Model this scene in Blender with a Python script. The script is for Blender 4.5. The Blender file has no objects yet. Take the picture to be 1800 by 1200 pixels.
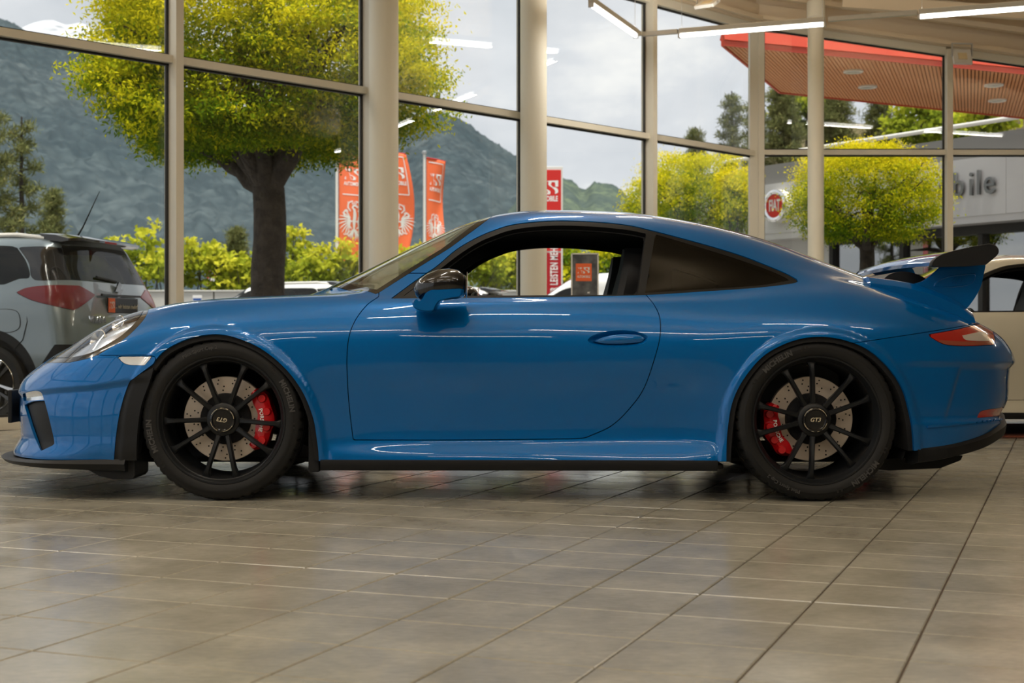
import bpy, bmesh, math, random
import numpy as np
from mathutils import Vector, Matrix
R_ = math.radians
scene = bpy.context.scene
col = scene.collection
random.seed(7)
rng = np.random.default_rng(11)

# ------------------------------------------------------------------ camera
CAM_Z = 0.683
FPX = 2500.0            # focal length in pixels of the 1800 px wide frame (50 mm)
HORIZON = 590.0
cam_d = bpy.data.cameras.new('camera')
cam_d.lens = 50.0; cam_d.sensor_width = 36.0
cam_d.shift_y = -(600.0 - HORIZON) / 1800.0
cam_d.clip_start = 0.05; cam_d.clip_end = 20000
cam_d.dof.use_dof = True; cam_d.dof.focus_distance = 5.95; cam_d.dof.aperture_fstop = 5.6
cam = bpy.data.objects.new('camera', cam_d); col.objects.link(cam)
cam.location = (0, 0, CAM_Z); cam.rotation_euler = (R_(90), 0, 0)
scene.camera = cam

# ------------------------------------------------------------------ colour management
scene.view_settings.view_transform = 'Standard'
scene.view_settings.look = 'None'
scene.view_settings.gamma = 1.0
scene.view_settings.use_curve_mapping = False
scene.view_settings.exposure = 0.45
scene.cycles.use_denoising = True
scene.cycles.max_bounces = 10
scene.cycles.diffuse_bounces = 4
scene.cycles.glossy_bounces = 5
scene.cycles.transmission_bounces = 8
scene.cycles.transparent_max_bounces = 24
scene.cycles.sample_clamp_indirect = 6.0
scene.cycles.caustics_reflective = False
scene.cycles.caustics_refractive = False

# ------------------------------------------------------------------ world: bright broken overcast
world = bpy.data.worlds.new('sky'); scene.world = world
world.use_nodes = True
wn = world.node_tree.nodes; wl = world.node_tree.links
wn.clear()
w_out = wn.new('ShaderNodeOutputWorld'); w_bg = wn.new('ShaderNodeBackground')
w_tc = wn.new('ShaderNodeTexCoord'); w_map = wn.new('ShaderNodeMapping')
w_map.inputs['Scale'].default_value = (1.0, 1.0, 2.2)
w_n1 = wn.new('ShaderNodeTexNoise'); w_n1.inputs['Scale'].default_value = 5.0
w_n1.inputs['Detail'].default_value = 7; w_n1.inputs['Roughness'].default_value = 0.55
w_rp = wn.new('ShaderNodeValToRGB')
w_rp.color_ramp.elements[0].position = 0.34; w_rp.color_ramp.elements[0].color = (0.50, 0.53, 0.58, 1)
w_rp.color_ramp.elements[1].position = 0.68; w_rp.color_ramp.elements[1].color = (0.87, 0.86, 0.84, 1)
e = w_rp.color_ramp.elements.new(0.52); e.color = (0.62, 0.64, 0.68, 1)
wl.new(w_tc.outputs['Generated'], w_map.inputs['Vector']); wl.new(w_map.outputs[0], w_n1.inputs['Vector'])
wl.new(w_n1.outputs['Fac'], w_rp.inputs['Fac']); wl.new(w_rp.outputs['Color'], w_bg.inputs['Color'])
w_bg.inputs['Strength'].default_value = 1.0
wl.new(w_bg.outputs[0], w_out.inputs['Surface'])

# ------------------------------------------------------------------ soft sun behind thin cloud
sun_d = bpy.data.lights.new('sun', 'SUN'); sun_d.energy = 4.6; sun_d.angle = R_(12)
sun_d.color = (1.0, 0.95, 0.86)
sun = bpy.data.objects.new('sun', sun_d); col.objects.link(sun)
sun.rotation_euler = Vector((0.10, -0.20, 0.97)).to_track_quat('Z', 'Y').to_euler()

# ================================================================== helpers
def link(o, parent=None):
    col.objects.link(o)
    if parent is not None:
        o.parent = parent
    return o
def tag(o, label=None, cat=None, group=None, kind=None):
    if label: o['label'] = label
    if cat: o['category'] = cat
    if group: o['group'] = group
    if kind: o['kind'] = kind
    return o
def empty(name, loc=(0, 0, 0), rz=0.0, parent=None):
    o = bpy.data.objects.new(name, None); o.empty_display_size = 0.1
    o.location = loc; o.rotation_euler = (0, 0, rz)
    return link(o, parent)
def copy_tree(o, parent=None):
    c = o.copy(); col.objects.link(c); c.parent = parent
    for ch in list(o.children):
        copy_tree(ch, c)
    return c

def mesh_obj(name, verts, faces, mat, parent=None, smooth=False, normals=None):
    me = bpy.data.meshes.new(name)
    me.from_pydata([tuple(map(float, v)) for v in verts], [], [tuple(int(i) for i in f) for f in faces])
    if mat is not None: me.materials.append(mat)
    if smooth or normals is not None:
        me.polygons.foreach_set('use_smooth', np.ones(len(me.polygons), dtype=bool))
    if normals is not None:
        me.update()
        me.normals_split_custom_set_from_vertices([tuple(map(float, n)) for n in normals])
    me.update()
    return link(bpy.data.objects.new(name, me), parent)

class MB:
    """collects simple solids; build() links them as one mesh object"""
    def __init__(s): s.v = []; s.f = []
    def add(s, verts, faces):
        o = len(s.v); s.v += [tuple(map(float, v)) for v in verts]
        s.f += [tuple(i + o for i in f) for f in faces]; return s
    def box(s, x0, x1, y0, y1, z0, z1, bev=0.0):
        if bev <= 0:
            V = [(x0,y0,z0),(x1,y0,z0),(x1,y1,z0),(x0,y1,z0),(x0,y0,z1),(x1,y0,z1),(x1,y1,z1),(x0,y1,z1)]
            return s.add(V, [(0,3,2,1),(4,5,6,7),(0,1,5,4),(1,2,6,5),(2,3,7,6),(3,0,4,7)])
        bm = bmesh.new(); bmesh.ops.create_cube(bm, size=1)
        for v in bm.verts:
            v.co = Vector(((x0+x1)/2 + v.co.x*(x1-x0), (y0+y1)/2 + v.co.y*(y1-y0), (z0+z1)/2 + v.co.z*(z1-z0)))
        bmesh.ops.bevel(bm, geom=bm.edges[:], offset=bev, segments=2, affect='EDGES', profile=0.5)
        bm.verts.index_update()
        s.add([v.co[:] for v in bm.verts], [tuple(v.index for v in f.verts) for f in bm.faces]); bm.free()
        return s
    def obox(s, c, ax, ay, az):
        """oriented box: centre, three half-axis vectors"""
        c, ax, ay, az = (np.array(q, float) for q in (c, ax, ay, az))
        V = [c + i*ax + j*ay + k*az for k in (-1,1) for j in (-1,1) for i in (-1,1)]
        return s.add(V, [(0,2,3,1),(4,5,7,6),(0,1,5,4),(1,3,7,5),(3,2,6,7),(2,0,4,6)])
    def bar(s, a, b, w, h, up=(0,0,1)):
        a, b, up = np.array(a,float), np.array(b,float), np.array(up,float)
        d = (b-a); L = np.linalg.norm(d); d /= L
        sx = np.cross(d, up); sx /= np.linalg.norm(sx); sz = np.cross(sx, d)
        return s.obox((a+b)/2, d*L/2, sx*w/2, sz*h/2)
    def tube(s, pts, r, n=10, cap=True):
        pts = [np.array(p, float) for p in pts]; rr = r if hasattr(r, '__len__') else [r]*len(pts)
        o = len(s.v); prev = None
        for i, p in enumerate(pts):
            d = (pts[min(i+1,len(pts)-1)] - pts[max(i-1,0)]); d /= (np.linalg.norm(d) + 1e-12)
            if prev is None:
                t = np.array((0,0,1.0)) if abs(d[2]) < 0.9 else np.array((1.0,0,0))
                sx = np.cross(d, t)
            else:
                sx = prev - d*np.dot(prev, d)
            sx /= np.linalg.norm(sx); prev = sx; sy = np.cross(d, sx)
            for k in range(n):
                a = 2*math.pi*k/n
                s.v.append(tuple(p + rr[i]*(math.cos(a)*sx + math.sin(a)*sy)))
        for i in range(len(pts)-1):
            for k in range(n):
                a, b = o+i*n+k, o+i*n+(k+1)%n
                s.f.append((a, b, b+n, a+n))
        if cap:
            s.f.append(tuple(o+k for k in range(n))[::-1]); e = o+(len(pts)-1)*n
            s.f.append(tuple(e+k for k in range(n)))
        return s
    def lathe(s, prof, n=48, axis='y', c=(0,0,0), close=False, a0=0.0, a1=2*math.pi):
        """prof: list of (radius, offset along axis)"""
        o = len(s.v); full = abs(a1-a0-2*math.pi) < 1e-6; m = n if full else n+1
        P = len(prof)
        for k in range(m):
            a = a0 + (a1-a0)*k/n; ca, sa = math.cos(a), math.sin(a)
            for r, t in prof:
                if axis == 'y': s.v.append((c[0]+r*ca, c[1]+t, c[2]+r*sa))
                elif axis == 'z': s.v.append((c[0]+r*ca, c[1]+r*sa, c[2]+t))
                else: s.v.append((c[0]+t, c[1]+r*ca, c[2]+r*sa))
        for k in range(n):
            k2 = (k+1) % m
            for i in range(P-1 if not close else P):
                j = (i+1) % P
                s.f.append((o+k*P+i, o+k2*P+i, o+k2*P+j, o+k*P+j))
        return s
    def prism(s, poly, a, b, plane='xz'):
        """extrude a 2-D polygon between a and b along the missing axis"""
        n = len(poly); V = []
        for t in (a, b):
            for p in poly:
                V.append({'xz': (p[0], t, p[1]), 'xy': (p[0], p[1], t), 'yz': (t, p[0], p[1])}[plane])
        F = [tuple(range(n))[::-1], tuple(range(n, 2*n))]
        F += [(i, (i+1) % n, n+(i+1) % n, n+i) for i in range(n)]
        return s.add(V, F)
    def xform(s, M, start=0):
        for i in range(start, len(s.v)):
            s.v[i] = tuple(M @ Vector(s.v[i]))
        return s
    def build(s, name, mat, parent=None, smooth=False):
        o = mesh_obj(name, s.v, s.f, mat, parent)
        me = o.data
        bm = bmesh.new(); bm.from_mesh(me); bmesh.ops.recalc_face_normals(bm, faces=bm.faces[:]); bm.to_mesh(me); bm.free()
        if smooth:
            me.polygons.foreach_set('use_smooth', np.ones(len(me.polygons), dtype=bool))
            try: me.set_sharp_from_angle(angle=R_(38))
            except Exception: pass
        me.update()
        return o

# ------------------------------------------------------------------ materials
def mat_p(name, color, rough=0.5, metal=0.0, coat=0.0, coat_rough=0.03, spec=0.5, emit=None, estr=0.0, trans=0.0, ior=1.45, bump=None, var=None, flake=0.0):
    m = bpy.data.materials.new(name); m.use_nodes = True
    nt = m.node_tree; b = nt.nodes['Principled BSDF']
    b.inputs['Base Color'].default_value = (*color, 1)
    b.inputs['Roughness'].default_value = rough; b.inputs['Metallic'].default_value = metal
    b.inputs['Coat Weight'].default_value = coat; b.inputs['Coat Roughness'].default_value = coat_rough
    b.inputs['Specular IOR Level'].default_value = spec
    b.inputs['Transmission Weight'].default_value = trans; b.inputs['IOR'].default_value = ior
    if emit: 
        b.inputs['Emission Color'].default_value = (*emit, 1); b.inputs['Emission Strength'].default_value = estr
    if bump or var:
        tc = nt.nodes.new('ShaderNodeTexCoord')
    if bump:     # (scale, strength, distance)
        n = nt.nodes.new('ShaderNodeTexNoise'); n.inputs['Scale'].default_value = bump[0]; n.inputs['Detail'].default_value = 4
        bp = nt.nodes.new('ShaderNodeBump'); bp.inputs['Strength'].default_value = bump[1]; bp.inputs['Distance'].default_value = bump[2]
        nt.links.new(tc.outputs['Object'], n.inputs['Vector']); nt.links.new(n.outputs['Fac'], bp.inputs['Height'])
        nt.links.new(bp.outputs[0], b.inputs['Normal'])
    if var:      # (scale, second colour)
        n = nt.nodes.new('ShaderNodeTexNoise'); n.inputs['Scale'].default_value = var[0]; n.inputs['Detail'].default_value = 5
        mx = nt.nodes.new('ShaderNodeMix'); mx.data_type = 'RGBA'
        mx.inputs[6].default_value = (*color, 1); mx.inputs[7].default_value = (*var[1], 1)
        rp = nt.nodes.new('ShaderNodeMapRange'); rp.inputs[1].default_value = 0.38; rp.inputs[2].default_value = 0.62
        nt.links.new(tc.outputs['Object'], n.inputs['Vector']); nt.links.new(n.outputs['Fac'], rp.inputs[0])
        nt.links.new(rp.outputs[0], mx.inputs[0]); nt.links.new(mx.outputs[2], b.inputs['Base Color'])
    return m

def mat_pane(name, tint=(0.965, 0.972, 0.962), refl=0.035, graze=0.9, power=5.0, rough=0.0, gcol=(1, 1, 1)):
    """thin glass: see-through sheet with a mirror layer that grows at grazing angles"""
    m = bpy.data.materials.new(name); m.use_nodes = True
    nt = m.node_tree; nt.nodes.clear()
    out = nt.nodes.new('ShaderNodeOutputMaterial'); mix = nt.nodes.new('ShaderNodeMixShader')
    tr = nt.nodes.new('ShaderNodeBsdfTransparent'); tr.inputs[0].default_value = (*tint, 1)
    gl = nt.nodes.new('ShaderNodeBsdfGlossy'); gl.inputs['Roughness'].default_value = rough; gl.inputs[0].default_value = (*gcol, 1)
    lw = nt.nodes.new('ShaderNodeLayerWeight'); lw.inputs['Blend'].default_value = 0.5
    pw = nt.nodes.new('ShaderNodeMath'); pw.operation = 'POWER'; pw.inputs[1].default_value = power
    ma = nt.nodes.new('ShaderNodeMath'); ma.operation = 'MULTIPLY_ADD'; ma.inputs[1].default_value = graze; ma.inputs[2].default_value = refl
    cl = nt.nodes.new('ShaderNodeClamp')
    nt.links.new(lw.outputs['Facing'], pw.inputs[0]); nt.links.new(pw.outputs[0], ma.inputs[0])
    nt.links.new(ma.outputs[0], cl.inputs[0]); nt.links.new(cl.outputs[0], mix.inputs[0])
    nt.links.new(tr.outputs[0], mix.inputs[1]); nt.links.new(gl.outputs[0], mix.inputs[2])
    nt.links.new(mix.outputs[0], out.inputs['Surface'])
    return m

M = {}
M['frame'] = mat_p('window_frame_paint', (0.70, 0.655, 0.55), 0.42)
M['gasket'] = mat_p('black_rubber', (0.012, 0.012, 0.012), 0.6)
M['glass'] = mat_pane('window_glass')
M['column'] = mat_p('column_paint', (0.80, 0.76, 0.64), 0.55, bump=(14, 0.05, 0.01))
M['ceiling'] = mat_p('ceiling_paint', (0.68, 0.53, 0.34), 0.75, var=(1.2, (0.63, 0.49, 0.315)))
M['beam'] = mat_p('beam_paint', (0.74, 0.61, 0.44), 0.6)
M['wall'] = mat_p('wall_paint', (0.26, 0.235, 0.20), 0.8, bump=(60, 0.1, 0.01))
M['white_metal'] = mat_p('white_metal', (0.72, 0.70, 0.66), 0.4)
M['steel'] = mat_p('brushed_steel', (0.55, 0.55, 0.56), 0.3, 1.0)
M['black_plastic'] = mat_p('black_plastic', (0.010, 0.0105, 0.0115), 0.5, spec=0.3, bump=(500, 0.12, 0.001))
M['black_gloss'] = mat_p('black_gloss', (0.006, 0.006, 0.007), 0.12, coat=0.5)
M['chrome'] = mat_p('chrome', (0.8, 0.8, 0.8), 0.08, 1.0)
M['white'] = mat_p('white_print', (0.82, 0.81, 0.79), 0.5)
M['tube_light'] = mat_p('tube_light', (0.9, 0.9, 0.9), 0.4, emit=(1.0, 0.965, 0.90), estr=5.0)

def text_mesh(body, size=1.0, extrude=0.0, bold=0.0, align='CENTER', shear=0.0, spacing=1.0):
    cu = bpy.data.curves.new('lettering', 'FONT'); cu.body = body; cu.size = size
    cu.extrude = extrude; cu.offset = bold; cu.align_x = align; cu.align_y = 'CENTER'
    cu.shear = shear; cu.space_character = spacing; cu.resolution_u = 3
    o = bpy.data.objects.new('lettering', cu); col.objects.link(o)
    dg = bpy.context.evaluated_depsgraph_get()
    me = bpy.data.meshes.new_from_object(o.evaluated_get(dg))
    bpy.data.objects.remove(o); bpy.data.curves.remove(cu)
    me.materials.clear()
    return me
def text_obj(name, body, size, mat, M4, parent=None, **kw):
    me = text_mesh(body, size, **kw); me.name = name
    me.transform(M4); me.materials.append(mat)
    return link(bpy.data.objects.new(name, me), parent)
def basis(origin, ex, ey):
    """4x4 that maps the drawing plane (x, y, normal z) to the world"""
    ex = Vector(ex).normalized(); ey = Vector(ey).normalized(); ez = ex.cross(ey)
    m = Matrix((ex, ey, ez)).transposed().to_4x4(); m.translation = Vector(origin)
    return m

def at_px(px, py, D):
    """world point seen at pixel (px, py) at depth D"""
    return ((px-900.0)/FPX*D, D, CAM_Z - (py-HORIZON)/FPX*D)
# ================================================================== the showroom
PHI = R_(21.3); CP, SP = math.cos(PHI), math.sin(PHI)
dA = np.array((SP, CP)); dB = np.array((CP, -SP))         # the two joint directions of the floor
F1P = np.array((-3.73, 10.35)); F1D = np.array((math.sin(R_(44.0)), math.cos(R_(44.0)))); F1N = np.array((-F1D[1], F1D[0]))
def f1(t, off=0.0): return F1P + F1D*t + F1N*off
T_M = [-4.68, -2.64, -0.60, 1.446, 3.46, 5.52, 7.52, 9.58]     # mullions of the long glazed front
C1 = f1(9.58)                                              # the corner of the two fronts
F2Y = C1[1]
LX = f1(-4.68)[0]; LY = f1(-4.68)[1]                        # left end of the front
BACK = -9.0; RX = 11.0
HEAD = 4.42; TRANS = 2.885

# ---- floor: one object that parents every tile
TS = 0.2965; P0, Q0 = -0.311, 3.386
floor_poly = [(LX, BACK), (RX, BACK), (RX, F2Y), (C1[0], C1[1]), (LX, LY)]
mb = MB(); mb.prism(floor_poly, -0.12, -0.006, 'xy')
M['grout'] = mat_p('floor_grout', (0.115, 0.085, 0.065), 0.9)
floor = mb.build('floor', M['grout']); tag(floor, 'grey beige square tiled showroom floor', kind='structure')

def make_tile_mat():
    m = bpy.data.materials.new('floor_tile'); m.use_nodes = True
    nt = m.node_tree; b = nt.nodes['Principled BSDF']; L = nt.links.new
    geo = nt.nodes.new('ShaderNodeNewGeometry'); oi = nt.nodes.new('ShaderNodeObjectInfo')
    n1 = nt.nodes.new('ShaderNodeTexNoise'); n1.inputs['Scale'].default_value = 3.0; n1.inputs['Detail'].default_value = 8; n1.inputs['Roughness'].default_value = 0.65
    n2 = nt.nodes.new('ShaderNodeTexNoise'); n2.inputs['Scale'].default_value = 26.0; n2.inputs['Detail'].default_value = 6; n2.inputs['Roughness'].default_value = 0.7
    mp = nt.nodes.new('ShaderNodeMapping'); mp.inputs['Rotation'].default_value = (0, 0, PHI); mp.inputs['Scale'].default_value = (1.0, 2.6, 1)
    L(geo.outputs['Position'], n1.inputs['Vector']); L(geo.outputs['Position'], mp.inputs['Vector']); L(mp.outputs[0], n2.inputs['Vector'])
    r1 = nt.nodes.new('ShaderNodeValToRGB'); r1.color_ramp.elements[0].position = 0.36; r1.color_ramp.elements[1].position = 0.66
    r1.color_ramp.elements[0].color = (0.30, 0.282, 0.225, 1); r1.color_ramp.elements[1].color = (0.38, 0.358, 0.29, 1)
    r2 = nt.nodes.new('ShaderNodeMapRange'); r2.inputs[1].default_value = 0.3; r2.inputs[2].default_value = 0.7; r2.inputs[3].default_value = 0.86; r2.inputs[4].default_value = 1.1
    mul = nt.nodes.new('ShaderNodeMix'); mul.data_type = 'RGBA'; mul.blend_type = 'MULTIPLY'; mul.inputs[0].default_value = 1.0
    L(n1.outputs['Fac'], r1.inputs['Fac']); L(n2.outputs['Fac'], r2.inputs[0])
    cmb = nt.nodes.new('ShaderNodeCombineColor')
    for i in range(3): L(r2.outputs[0], cmb.inputs[i])
    L(r1.outputs['Color'], mul.inputs[6]); L(cmb.outputs[0], mul.inputs[7]); L(mul.outputs[2], b.inputs['Base Color'])
    rr = nt.nodes.new('ShaderNodeMapRange'); rr.inputs[1].default_value = 0.3; rr.inputs[2].default_value = 0.7; rr.inputs[3].default_value = 0.13; rr.inputs[4].default_value = 0.27
    L(n1.outputs['Fac'], rr.inputs[0]); L(rr.outputs[0], b.inputs['Roughness'])
    b.inputs['Specular IOR Level'].default_value = 0.55
    bp = nt.nodes.new('ShaderNodeBump'); bp.inputs['Strength'].default_value = 0.06; bp.inputs['Distance'].default_value = 0.002
    L(n2.outputs['Fac'], bp.inputs['Height']); L(bp.outputs[0], b.inputs['Normal'])
    return m
M['tile'] = make_tile_mat()

def tile_geo(hw, hd, bev=0.0026):
    V = []; F = []
    for (w, d, z) in ((hw, hd, -0.006), (hw, hd, -bev), (hw-bev, hd-bev, 0.0)):
        V += [(-w, -d, z), (w, -d, z), (w, d, z), (-w, d, z)]
    for r in (0, 4):
        for i in range(4): F.append((r+i, r+(i+1) % 4, r+4+(i+1) % 4, r+4+i))
    F.append((8, 9, 10, 11))
    return V, F
tV, tF = tile_geo(TS/2-0.0026, TS/2-0.0026)
tile_me = bpy.data.meshes.new('tile'); tile_me.from_pydata(tV, [], tF); tile_me.materials.append(M['tile'])
def inside_poly(x, y, poly):
    c = False; n = len(poly)
    for i in range(n):
        x1, y1 = poly[i]; x2, y2 = poly[(i+1) % n]
        if (y1 > y) != (y2 > y) and x < (x2-x1)*(y-y1)/(y2-y1)+x1: c = not c
    return c
near_tiles, far_tiles = [], []
for i in range(-110, 110):
    for j in range(-90, 90):
        p = P0 + TS*(i+0.5); q = Q0 + TS*(j+0.5)
        x = p*CP + q*SP; y = -p*SP + q*CP
        if not inside_poly(x, y, floor_poly): continue
        vis = False; dd = y
        if y > 2.4:
            px = 900 + FPX*x/y; py = HORIZON + FPX*CAM_Z/y
            vis = -60 < px < 1860 and py < 1290
            if vis and y > 5.75 and 240 < px < 1590 and not (y < 7.9): vis = False
        if vis: near_tiles.append((dd, x, y))
        else: far_tiles.append((x, y))
near_tiles.sort()
for k, (dd, x, y) in enumerate(near_tiles):
    if k < 300:
        o = bpy.data.objects.new('tile', tile_me); link(o, floor); o.location = (x, y, 0); o.rotation_euler = (0, 0, -PHI)
    else: far_tiles.append((x, y))
tv = np.array(tV); rot = np.array([[CP, SP], [-SP, CP]])
tv2 = tv.copy(); tv2[:, :2] = tv[:, :2] @ rot.T
V = np.concatenate([tv2 + np.array((x, y, 0)) for x, y in far_tiles])
nF = np.concatenate([np.array(tF) + 12*i for i in range(len(far_tiles))])
o = mesh_obj('distant_tiles', V, nF, M['tile'], floor); tag(o, 'rest of the beige floor tiles', kind='stuff')

# ---- glazed fronts: every bay is a window with frame, gaskets and two panes
win_n = [0]
def bay(a, b, inward, zt, ht0, ht1, mull_a=True, mull_b=False, label=''):
    """a, b: plan points; inward: unit normal into the room; zt transom height; ht0/ht1 head heights at a and b"""
    win_n[0] += 1
    a = np.array(a, float); b = np.array(b, float); d = b-a; L = np.linalg.norm(d); d /= L; n = np.array(inward)
    def P(s, o, z): q = a + d*s + n*o; return (q[0], q[1], z)
    D3 = np.array((d[0], d[1], 0)); N3 = np.array((n[0], n[1], 0)); Z3 = np.array((0, 0, 1.0))
    mb = MB(); mw = 0.035
    def vbar(s, h): mb.obox(P(s, 0.035, h/2), D3*mw, N3*0.085, Z3*h/2)
    if mull_a: vbar(0, ht0)
    if mull_b: vbar(L, ht1)
    mb.obox(P(L/2, 0.02, zt), D3*(L/2-mw+0.002), N3*0.05, Z3*0.030)             # transom
    mb.obox(P(L/2, 0.02, 0.045), D3*(L/2-mw+0.002), N3*0.05, Z3*0.045)          # sill rail
    hd = mb.v; o0 = len(mb.v)                                          # head rail follows the roof slope
    V = []
    for s, h in ((mw, ht0), (L-mw, ht1)):
        for oo in (-0.03, 0.07):
            for zz in (-0.06, 0.04): V.append(P(s, oo, h+zz))
    mb.add(V, [(0,1,3,2),(4,6,7,5),(0,2,6,4),(1,5,7,3),(0,4,5,1),(2,3,7,6)])
    fr = mb.build('window_%d' % win_n[0], M['frame']); tag(fr, label, kind='structure')
    g = MB()
    for (z0a, z0b, z1a, z1b) in ((0.09, 0.09, zt-0.03, zt-0.03), (zt+0.03, zt+0.03, ht0-0.06, ht1-0.06)):
        s0, s1 = mw, L-mw; t = 0.009
        def strip(p0, p1): g.bar(p0, p1, 0.03, 0.018, up=N3 if abs(p0[2]-p1[2]) > 1 else (0, 0, 1))
        strip(P(s0+t, 0.0, z0a), P(s0+t, 0.0, z1a)); strip(P(s1-t, 0.0, z0b), P(s1-t, 0.0, z1b))
        strip(P(s0, 0.0, z0a+t), P(s1, 0.0, z0b+t)); strip(P(s0, 0.0, z1a-t), P(s1, 0.0, z1b-t))
        V = []
        for oo in (-0.012, 0.012):
            V += [P(s0, oo, z0a), P(s1, oo, z0b), P(s1, oo, z1b), P(s0, oo, z1a)]
        mesh_obj('pane', V, [(0,1,2,3),(7,6,5,4),(0,4,5,1),(1,5,6,2),(2,6,7,3),(3,7,4,0)], M['glass'], fr)
    g.build('gasket', M['gasket'], fr)
    return fr
for k in range(len(T_M)-1):
    bay(f1(T_M[k]), f1(T_M[k+1]), -F1N, TRANS, HEAD, HEAD, mull_a=True, mull_b=(k == len(T_M)-2),
        label='tall window bay of the slanting glazed front')
F2X = [C1[0]+0.02, C1[0]+2.35, C1[0]+4.70, RX]
def head2(x): return 4.46 - 0.138*(x-C1[0])
for k in range(len(F2X)-1):
    bay((F2X[k]+(0.06 if k == 0 else 0), F2Y), (F2X[k+1], F2Y), (0, -1), TRANS+0.015, head2(F2X[k]), head2(F2X[k+1]), mull_b=(k == 2),
        label='window bay of the front facing the neighbouring building')
# glazed left side of the room (out of the frame, seen in reflections)
ys = np.linspace(LY, BACK, 8)
for k in range(7):
    bay((LX, ys[k+1]), (LX, ys[k]), (1, 0), TRANS, HEAD, HEAD, mull_a=True, label='window bay of the left glazed side')

# ---- walls, ceiling
mb = MB(); mb.box(LX, RX, BACK-0.2, BACK, 0, 5.0); w = mb.build('wall_back', M['wall']); tag(w, 'plain warm grey wall behind the camera', kind='structure')
mb = MB(); mb.box(RX, RX+0.2, BACK, F2Y+0.1, 0, 5.0); w = mb.build('wall_right', M['wall']); tag(w, 'plain warm grey side wall of the showroom', kind='structure')
SLX = C1[0]+0.3
def ceil_z(x): return 5.02 - (0.138*(x-SLX) if x > SLX else 0.0)
mb = MB()
pl = [(LX-0.3, BACK), (SLX, BACK), (SLX, F2Y+0.6), (C1[0]-0.2, C1[1]+0.6), (LX-0.3, LY+0.6)]
mb.prism([(x, y) for x, y in pl], 5.02, 5.2, 'xy')
q = [(SLX, BACK), (RX, BACK), (RX, F2Y+0.6), (SLX, F2Y+0.6)]
V = [(x, y, ceil_z(x)) for x, y in q] + [(x, y, ceil_z(x)+0.18) for x, y in q]
mb.add(V, [(3,2,1,0),(4,5,6,7),(0,1,5,4),(1,2,6,5),(2,3,7,6),(3,0,4,7)])
ceiling = mb.build('ceiling', M['ceiling']); tag(ceiling, 'beige painted showroom ceiling with a sloping side', kind='structure')

# solid strips between the window heads and the ceiling
def spandrel(name, a, b, za0, zb0, zt0, zt1, label):
    a = np.array(a); b = np.array(b); d = b-a; d = d/np.linalg.norm(d); n = np.array((-d[1], d[0]))*.06
    V = []
    for s in (-1, 1):
        V += [(*(a+n*s), za0), (*(b+n*s), zb0), (*(b+n*s), zt1), (*(a+n*s), zt0)]
    mb = MB(); mb.add(V, [(0,1,2,3),(7,6,5,4),(0,4,5,1),(1,5,6,2),(2,6,7,3),(3,7,4,0)])
    o = mb.build(name, M['beam']); tag(o, label, kind='structure')
spandrel('wall_front', f1(-4.68), f1(9.6), HEAD+.03, HEAD+.03, 5.1, 5.1, 'painted strip between window heads and ceiling')
spandrel('wall_front_right', (C1[0]-.02, F2Y), (RX, F2Y), head2(C1[0])+.03, head2(RX)+.03, 5.12, ceil_z(RX)+.1, 'painted strip above the right windows')
spandrel('wall_left', (LX, LY), (LX, BACK), HEAD+.03, HEAD+.03, 5.1, 5.1, 'painted strip above the left glazing')

# edge beams above the glazing: stepped profiles
def beam_run(name, pts, w, h, mat, label):
    mb = MB()
    for p, q in zip(pts[:-1], pts[1:]): mb.bar(p, q, w, h)
    o = mb.build(name, mat); tag(o, label, kind='structure'); return o
n_tr = [0]
def trim(pts, w, h, label, mat='beam'):
    n_tr[0] += 1
    return beam_run('trim_%d' % n_tr[0], pts, w, h, M[mat], label)
p0, p1 = f1(-4.7, -0.02), f1(9.62, -0.02)
trim([(p0[0], p0[1], 4.56), (p1[0], p1[1], 4.56)], 0.20, 0.22, 'painted lintel above the slanting glazed front')
p0, p1 = f1(-4.7, -0.17), f1(9.50, -0.17)
trim([(p0[0], p0[1], 4.49), (p1[0], p1[1], 4.49)], 0.05, 0.05, 'thin rail along the slanting lintel')
p0, p1 = f1(-4.7, -0.62), f1(9.2, -0.62)
trim([(p0[0], p0[1], 4.86), (p1[0], p1[1], 4.86)], 0.12, 0.30, 'steel edge beam above the slanting glazing')
for off, zz, w, h, lb in ((0.02, 0.13, 0.2, 0.20, 'sloping lintel above the front facing the neighbour'),
                          (0.17, 0.06, 0.05, 0.05, 'thin rail along the sloping lintel'),
                          (0.30, 0.29, 0.10, 0.06, 'narrow ledge under the sloping ceiling')):
    trim([(C1[0]-0.02, F2Y-off, head2(C1[0])+zz), (RX, F2Y-off, head2(RX)+zz)], w, h, lb)
trim([(C1[0]+0.95, F2Y-0.55, 4.60), (RX, F2Y-1.35, 3.96)], 0.10, 0.14, 'sloping roof purlin above the right windows')
trim([(C1[0]+3.4, F2Y-2.9, 4.42), (RX, F2Y-4.6, 3.75)], 0.12, 0.12, 'sloping roof purlin nearer the camera')

# ---- round columns
def column(x, y, r, h, label, cap=False):
    mb = MB()
    prof = [(0.0, 0.0), (r+0.02, 0.0), (r+0.02, 0.03), (r, 0.04), (r, h-0.20), (r+0.012, h-0.19), (r+0.012, h-0.02), (r, h), (0, h)] if cap else [(0, 0), (r+0.015, 0), (r+0.015, 0.03), (r, 0.04), (r, h), (0, h)]
    mb.lathe(prof, 40, 'z', (x, y, 0)); o = mb.build('column', M['column'], smooth=True)
    tag(o, label, kind='structure'); return o
for t, lb in ((3.40, 'round cream column by the tree'), (5.36, 'round cream column behind the car roof'), (-0.7, 'round cream column out of view')):
    c = f1(t + 0.10, -0.21); column(c[0], c[1], 0.132, 5.02, lb)
column((1434-900)/FPX*16.75, 16.75, 0.094, 4.62, 'slim round cream column by the right windows', cap=True)

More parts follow.
